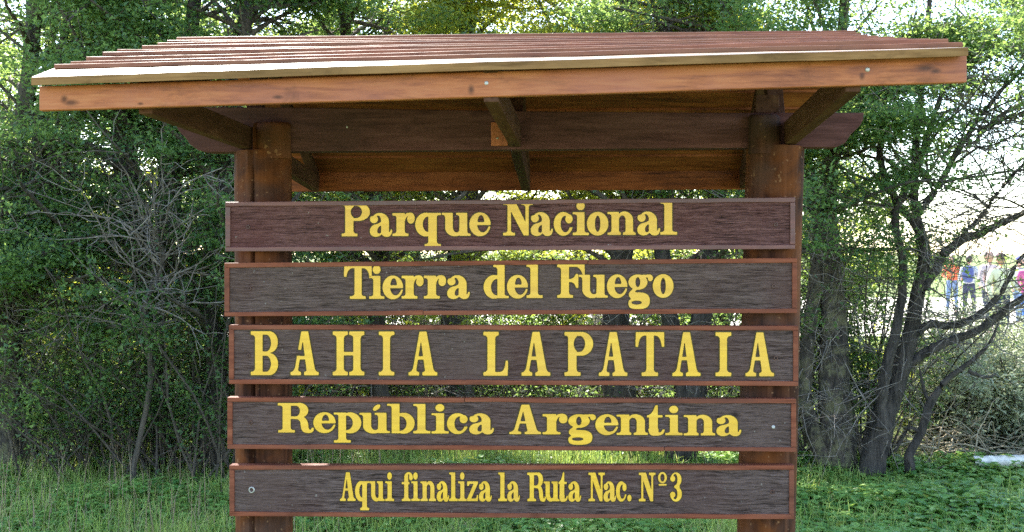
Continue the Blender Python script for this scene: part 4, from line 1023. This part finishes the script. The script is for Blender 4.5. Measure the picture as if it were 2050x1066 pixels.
# grey dead sapling in front of the left trees
def dead_tree():
    r = np.random.default_rng(91); root = empty('dead_sapling', (-2.75, 8.2, 0), 'leafless grey dead sapling in front of the left trees', 'dead tree')
    V, q, P, R = trunk_tube(px_path0([(270, 930), (300, 760), (285, 620), (318, 540), (310, 480)], 8.2), [.02, .02, .018, .016], 91, 7, 16, .08)
    mesh_obj('trunk', V, q, M['twig_dark'], root, smooth=True)
    n = 46; s = P[r.integers(8, 16, n)]; az = r.uniform(0, 6.28, n)
    d = np.stack([np.cos(az) * 1.0 + .05, np.sin(az) * .5, r.uniform(-.1, 1.1, n)], 1)
    B = grow(r, s, d, r.uniform(.4, 1.05, n), 8, .01, .2)
    ii = np.repeat(np.arange(n), 9); i0 = r.integers(2, 8, len(ii)); T = grow(r, B[ii, i0], r.normal(0, .8, (len(ii), 3)) + (B[ii, i0] - B[ii, i0 - 1]) * 8, r.uniform(.12, .4, len(ii)), 6, 0, .25)
    V, q = join([tubes(B, .008 * np.ones((n, 1)) * np.linspace(1, .4, 8), 5), tubes(T, .0038 * np.ones((len(ii), 1)) * np.linspace(1, .5, 6), 4)])
    o = mesh_obj('branches', V, q, M['twig'], root); o['kind'] = 'stuff'
dead_tree()
# dead leaning branch and the white log on the right
def leaning():
    root = empty('dead_branch', P3(1820, 930, 8.6) * np.array([1, 1, 0]), 'bare dead branch leaning up in front of the willowy shrub', 'branch')
    a = trunk_tube(px_path0([(1822, 925), (1850, 870), (1868, 812), (1895, 775), (1940, 742), (1985, 700), (2004, 652)], 8.6), [.04, .038, .03, .033, .024, .02, .015, .006], 95, 9, 26, .18)
    mesh_obj('stem', a[0], a[1], M['bark'], root, smooth=True)
    for k, p in enumerate([[(1850, 870), (1826, 860), (1795, 905)], [(1940, 742), (1975, 755), (1998, 748)], [(1868, 812), (1850, 790), (1838, 740)]]):
        b = trunk_tube(px_path(p, 8.6), [.02, .014, .007], 96 + k, 6, 9, .1); mesh_obj('side_branch', b[0], b[1], M['bark'], root, smooth=True)
leaning()
M['birch'] = plain('pale_log_bark', (.62, .58, .52), .6, 0, .35, 14, .5); M['endgrain'] = plain('dark_log_end', (.1, .075, .055), .9, 0, .3, 50, .4)
def log():
    root = empty('fallen_log', P3(2000, 935, 8.7) * np.array([1, 1, 0]), 'short pale sunlit log lying in the ground cover at the right edge', 'log')
    y0 = 8.7; xs = np.linspace((1948 - CX) / F * y0, (2110 - CX) / F * y0, 22); r = np.random.default_rng(5); V = []; Fc = []; k = 16
    zc = P3(0, 925, y0)[2]
    for i, x in enumerate(xs):
        for j in range(k):
            a = 2 * math.pi * j / k; rr = .046 * (1 + .05 * math.sin(x * 60) + r.normal(0, .02)); V.append((x, y0 + .12 * (x - xs[0]) + rr * math.cos(a), zc + rr * math.sin(a)))
    for i in range(21):
        for j in range(k): Fc.append([i * k + j, i * k + (j + 1) % k, (i + 1) * k + (j + 1) % k, (i + 1) * k + j])
    Fc.append([21 * k + j for j in range(k)])
    mesh_obj('bark', V, Fc, M['birch'], root, smooth=True)
    E = [(xs[0] - .002, y0, zc)] + [(xs[0] - .004, y0 +   .043 * math.cos(2 * math.pi * j / k), zc +   .043 * math.sin(2 * math.pi * j / k)) for j in range(k)]
    mesh_obj('cut_end', E, [[0, 1 + j, 1 + (j + 1) % k] for j in range(k)], M['endgrain'], root)
log()

# ------------------------------------------------------------------ grass and ground cover
def grass(name, n, xr, yr, hh, seed, mat, label, wd=.006, lean=.35, dens=None, deadp=.08):
    r = np.random.default_rng(seed); x = r.uniform(*xr, n * 2); y = r.uniform(*yr, n * 2)
    clump = np.sin(x * 3.1 + 1) * np.sin(y * 4.3 + x) * .5 + np.sin(x * 7.7 - y * 5) * .3
    k = r.uniform(-1, 1, 2 * n) < clump * .5 + .35
    if dens is not None: k &= dens(x, y, r)
    x, y, clump = x[k][:n], y[k][:n], clump[k][:n]; n = len(x)
    h = hh * r.uniform(.5, 1.25, n) * (1 + .25 * clump); az = r.uniform(0, 6.28, n); ln = r.uniform(.1, 1, n) * lean
    t = np.array([0, .55, 1.0]); z = h[:, None] * t; o = (h * ln)[:, None] * t ** 2
    cx = x[:, None] + np.cos(az)[:, None] * o; cy = y[:, None] + np.sin(az)[:, None] * o; z = z * (1 - .25 * ln[:, None] * t)
    a2 = az + r.uniform(.8, 2.2, n); w_ = wd * r.uniform(.6, 1.3, n)
    dx, dy = np.cos(a2) * w_ / 2, np.sin(a2) * w_ / 2
    V = np.stack([np.stack([cx[:, i] + s_ * dx * m_, cy[:, i] + s_ * dy * m_, z[:, i]], -1) for i, s_, m_ in ((0, -1, 1), (0, 1, 1), (1, -1, .8), (1, 1, .8), (2, 0, 0))], 1).reshape(-1, 3)
    b = (np.arange(n) * 5)[:, None]; q = np.concatenate([b + np.array([[0, 1, 3]]), b + np.array([[0, 3, 2]]), b + np.array([[2, 3, 4]])])
    o = mesh_obj(name, V, q, M[mat], None, origin=(0, 8, 0)); tone = np.clip(.55 + clump * .3 + r.normal(0, .16, n), 0, .92); tone[r.uniform(0, 1, n) < deadp] = 1
    point_attr(o, 'tone', np.repeat(tone, 5)); return tag(o, label, 'grass', None, 'stuff')
grass('grass', 36000, (-5.6, 1.8), (5.6, 9.4), .17, 101, 'grass', 'long green grass growing left of and behind the sign', .007, 1.1, deadp=.12)
grass('grass', 12000, (-5, 1.5), (9.0, 11.5), .22, 102, 'grass', 'taller grass at the feet of the trees', .008, .4, deadp=.2)
grass('grass', 9000, (1.2, 5.5), (5.6, 9.2), .16, 103, 'grass', 'scattered grass blades poking through the herb cover', .006, .9, deadp=.1)
grass('grass_stalks', 700, (-5.5, -1.0), (6.2, 9.2), .42, 104, 'seed', 'dry pinkish seed stalks standing above the left grass', .005, .25, deadp=.1)
grass('meadow_grass', 14000, (-8, 14), (11.5, 22), .25, 105, 'grass', 'sunlit meadow grass beyond the trees', .015, .5, deadp=.1)
def herbs(n, xr, yr, hh, seed, label, size):
    r = np.random.default_rng(seed); cx = r.uniform(*xr, n); cy = r.uniform(*yr, n); hz = hh * (.55 + .45 * np.sin(cx * 2.3 + cy) * np.sin(cy * 3.1 - cx)) * r.uniform(.5, 1.2, n)
    m = 9; az = r.uniform(0, 6.28, n * m); rad = r.uniform(.01, .09, n * m)
    C = np.stack([np.repeat(cx, m) + np.cos(az) * rad, np.repeat(cy, m) + np.sin(az) * rad, np.repeat(hz, m) * r.uniform(.35, 1, n * m)], 1)
    N_ = n * m; out = np.stack([np.cos(az), np.sin(az), r.uniform(-.35, .35, N_)], 1); out /= np.linalg.norm(out, axis=1, keepdims=True)
    side = np.cross(out, np.array([0, 0, 1.])) ; side /= np.linalg.norm(side, axis=1, keepdims=True); nrm = np.cross(side, out)
    s = (size * r.uniform(.5, 1.35, N_))[:, None]
    pts = [C, C + out * s * .35 + side * s * .38 + nrm * s * .12, C + out * s * .75 + side * s * .3 + nrm * s * .06, C + out * s * 1.05 - nrm * s * .1, C + out * s * .75 - side * s * .3 + nrm * s * .06, C + out * s * .35 - side * s * .38 + nrm * s * .12]
    V = np.stack(pts, 1).reshape(-1, 3); b = (np.arange(N_) * 6)[:, None]
    q = np.concatenate([b + np.array([[0, i_, i_ + 1]]) for i_ in range(1, 5)])
    o = mesh_obj('ground_cover', V, q, M['herb'], None, origin=(3, 8, 0)); tone = np.clip(np.repeat(r.uniform(.1, .8, n), m) + r.normal(0, .15, N_), 0, .92); tone[r.uniform(0, 1, N_) < .012] = 1
    point_attr(o, 'tone', np.repeat(tone, 6)); return tag(o, label, 'ground cover', None, 'stuff')
herbs(5200, (1.0, 5.4), (5.6, 9.3), .17, 111, 'dark green broad leaved herbs carpeting the ground right of the sign', .065)
herbs(5600, (-5.4, 1.0), (5.6, 9.5), .17, 112, 'small broad leaved herbs among the grass left of and behind the sign', .05)

# ------------------------------------------------------------------ people on the far road
def fabric(name, col): return plain(name, col, .85, 0, .25, 9, .3)
SKIN = plain('skin', (.5, .28, .2), .5, 0, .08, 20, 0); HAIR = plain('dark_hair', (.035, .022, .015), .6)
def skin_mesh(name, pts, edges, radii, mat, parent, root=0, sub=2):
    me = bpy.data.meshes.new(name); me.from_pydata([tuple(p) for p in pts], edges, []); me.materials.append(mat)
    o = bpy.data.objects.new(name, me); COL.objects.link(o); o.parent = parent
    m = o.modifiers.new('skin', 'SKIN'); m.use_smooth_shade = True
    for v, rr in zip(me.skin_vertices[0].data, radii): v.radius = rr if isinstance(rr, tuple) else (rr, rr)
    me.skin_vertices[0].data[root].use_root = True
    s = o.modifiers.new('sub', 'SUBSURF'); s.levels = sub; s.render_levels = sub
    dg = bpy.context.evaluated_depsgraph_get(); dg.update(); nm = bpy.data.meshes.new_from_object(o.evaluated_get(dg))
    o.modifiers.clear(); o.data = nm; nm.name = name
    return o
def person(label, px, d, h, face, jacket, trousers, cap=None, arms=((.12, -.05), (.12, .05)), stride=.12, pack=None, glasses=False, group='people walking on the far road', bulk=1.0, hair=None):
    x = (px - CX) / F * d; root = empty('person', (x, d, 0.03), label, 'person', group); root.rotation_euler = (0, 0, face); k = h / 1.75
    J = dict(pel=(0, 0, .95), wa=(0, 0, 1.1), ch=(0, -.01, 1.32), nb=(0, 0, 1.47), nk=(0, -.01, 1.54), sl=(-.17, 0, 1.42), sr=(.17, 0, 1.42), hl=(-.09, 0, .9), hr=(.09, 0, .9),
             kl=(-.1, -.04 - stride * .4, .5), kr=(.1, -.02 + stride * .35, .5), al=(-.1, -stride, .09), ar=(.1, stride, .1), tl=(-.11, -stride - .17, .03), tr=(.11, stride - .15, .04))
    for s, nm in ((-1, 'l'), (1, 'r')):
        f, b = arms[0 if s < 0 else 1]
        J['e' + nm] = (s * .25, .03 - f * .3, 1.16); J['w' + nm] = (s * (.25 - abs(b)), .0 - f, .93 if f < .3 else 1.12)
        J['p' + nm] = (s * (.25 - abs(b)), -.02 - f * 1.1, .86 if f < .3 else 1.14)
    J = {a: np.array(b) * k for a, b in J.items()}; ks = list(J); ix = {a: i for i, a in enumerate(ks)}
    E = [('pel', 'wa'), ('wa', 'ch'), ('ch', 'nb'), ('nb', 'nk'), ('ch', 'sl'), ('ch', 'sr'), ('sl', 'el'), ('el', 'wl'), ('wl', 'pl'), ('sr', 'er'), ('er', 'wr'), ('wr', 'pr'), ('pel', 'hl'), ('hl', 'kl'), ('kl', 'al'), ('al', 'tl'), ('pel', 'hr'), ('hr', 'kr'), ('kr', 'ar'), ('ar', 'tr')]
    Rr = dict(pel=(.14, .1), wa=(.13, .09), ch=(.16, .11), nb=.07, nk=.052, sl=.06, sr=.06, el=.042, er=.042, wl=.028, wr=.028, pl=.035, pr=.035, hl=.085, hr=.085, kl=.055, kr=.055, al=.04, ar=.04, tl=.035, tr=.035)
    def build(name, keys, grow_, mat, rk):
        kk = [a for a in ks if a in keys]; id2 = {a: i for i, a in enumerate(kk)}
        return skin_mesh(name, [J[a] for a in kk], [(id2[a], id2[b]) for a, b in E if a in id2 and b in id2],
                         [tuple(q * k * grow_ * bulk for q in (Rr[a] if isinstance(Rr[a], tuple) else (Rr[a], Rr[a]))) for a in kk], mat, root, id2[rk])
    build('body', set(ks), .92, SKIN, 'pel')
    build('jacket', {'pel', 'wa', 'ch', 'nb', 'sl', 'sr', 'el', 'er', 'wl', 'wr'}, 1.2, jacket, 'pel')
    build('trousers', {'wa', 'pel', 'hl', 'hr', 'kl', 'kr', 'al', 'ar'}, 1.1, trousers, 'pel')
    def ell(name, c, r_, mat, warp=None, seg=20):
        V = []; Fc = []; n = seg // 2
        for i in range(n + 1):
            for j in range(seg):
                th, ph = math.pi * i / n, 2 * math.pi * j / seg; v = np.array([math.sin(th) * math.cos(ph), math.sin(th) * math.sin(ph), math.cos(th)])
                if warp: v = warp(v)
                V.append(np.array(c) * k + v * np.array(r_) * k)
        for i in range(n):
            for j in range(seg): Fc.append([i * seg + j, (i + 1) * seg + j, (i + 1) * seg + (j + 1) % seg, i * seg + (j + 1) % seg])
        me = bpy.data.meshes.new(name); me.from_pydata([tuple(v) for v in V], [], Fc); me.materials.append(mat); me.polygons.foreach_set('use_smooth', np.ones(len(Fc), bool))
        o = bpy.data.objects.new(name, me); COL.objects.link(o); o.parent = root; return o
    def hw(v):
        v = v.copy(); 
        if v[2] < 0: v[0] *= 1 + v[2] * .28; v[1] *= 1 + v[2] * .12
        if v[1] < -.6:
            g = math.exp(-(v[0] / .2) ** 2); v[1] -= .24 * g * math.exp(-((v[2] + .1) / .2) ** 2); v[1] += .1 * math.exp(-((abs(v[0]) - .38) / .2) ** 2) * math.exp(-((v[2] - .08) / .14) ** 2)
        return v
    hc = (0, -.02, 1.655)
    ell('head', hc, (.078, .096, .118), SKIN, hw)
    for s in (-1, 1): ell('ear', (s * .079, .005, 1.65), (.012, .02, .03), SKIN, None, 10)
    if cap: 
        ell('cap', (0, -.01, 1.70), (.088, .105, .075), cap, lambda v: v * np.array([1, 1.0 + (.75 if (v[1] < -.3 and abs(v[2]) < .25) else 0), 1 if v[2] > -.1 else .15]))
    else: ell('hair', (0, .012, 1.675), (.09, .105, .11), hair or HAIR, lambda v: v * np.array([1, 1 if v[1] > -.25 else .55, 1 if v[2] > -.2 or v[1] > .3 else .4]))
    if glasses: ell('sunglasses', (0, -.105, 1.668), (.066, .018, .02), M['hole'], None, 14)
    if pack is not None: ell('backpack', (0, .2, 1.27), (.15, .1, .23), pack, lambda v: np.sign(v) * np.abs(v) ** .7)
    for s, a in ((-1, 'tl'), (1, 'tr')):
        t = J[a] / k; ell('shoe', (t[0], t[1] + .06, max(t[2], .045)), (.05, .14, .05), M['hole'], None, 12)
    return root
cream = fabric('cream_jacket', (.72, .64, .46)); navy = fabric('navy_trousers', (.03, .035, .07)); pink = fabric('magenta_sleeve', (.5, .1, .24)); rose = fabric('pale_rose_jacket', (.62, .45, .46)); red = fabric('orange_red_jacket', (.6, .12, .05))
blue = fabric('blue_trousers', (.04, .13, .4)); grey = fabric('grey_jacket', (.4, .42, .45)); jean = fabric('jeans', (.12, .18, .3)); bag = fabric('blue_backpack', (.05, .07, .2)); white = fabric('white_jacket', (.7, .7, .72)); capb = fabric('dark_blue_cap', (.04, .05, .25)); capd = fabric('dark_cap', (.06, .02, .03))
person('man in a cream jacket, dark trousers, cap and sunglasses nearest on the road', 2003, 20.0, 1.76, .15, cream, navy, capd, ((.1, .02), (.35, .1)), .1, None, True, bulk=1.12)
person('woman in a pale rose jacket with dark hair behind the man in cream', 1980, 23.5, 1.8, .3, rose, navy, None, ((.2, .05), (.1, .05)), .1)
person('person in an orange red jacket and jeans at the left of the group', 1906, 32.0, 1.72, -.5, red, jean, None, ((.3, .1), (.1, 0)), .2)
person('person in a grey jacket wearing a blue backpack in the group', 1940, 29.0, 1.7, 2.6, grey, navy, None, ((.1, 0), (.2, 0)), .22, bag)
person('person with a dark blue cap and white jacket farthest in the group', 2040, 27.0, 1.68, .2, white, jean, capb, ((.1, 0), (.1, 0)), .1)
person('person in a magenta top and bright blue trousers at the right edge', 2056, 24.0, 1.66, .0, pink, blue, None, ((.2, .1), (.1, 0)), .15)
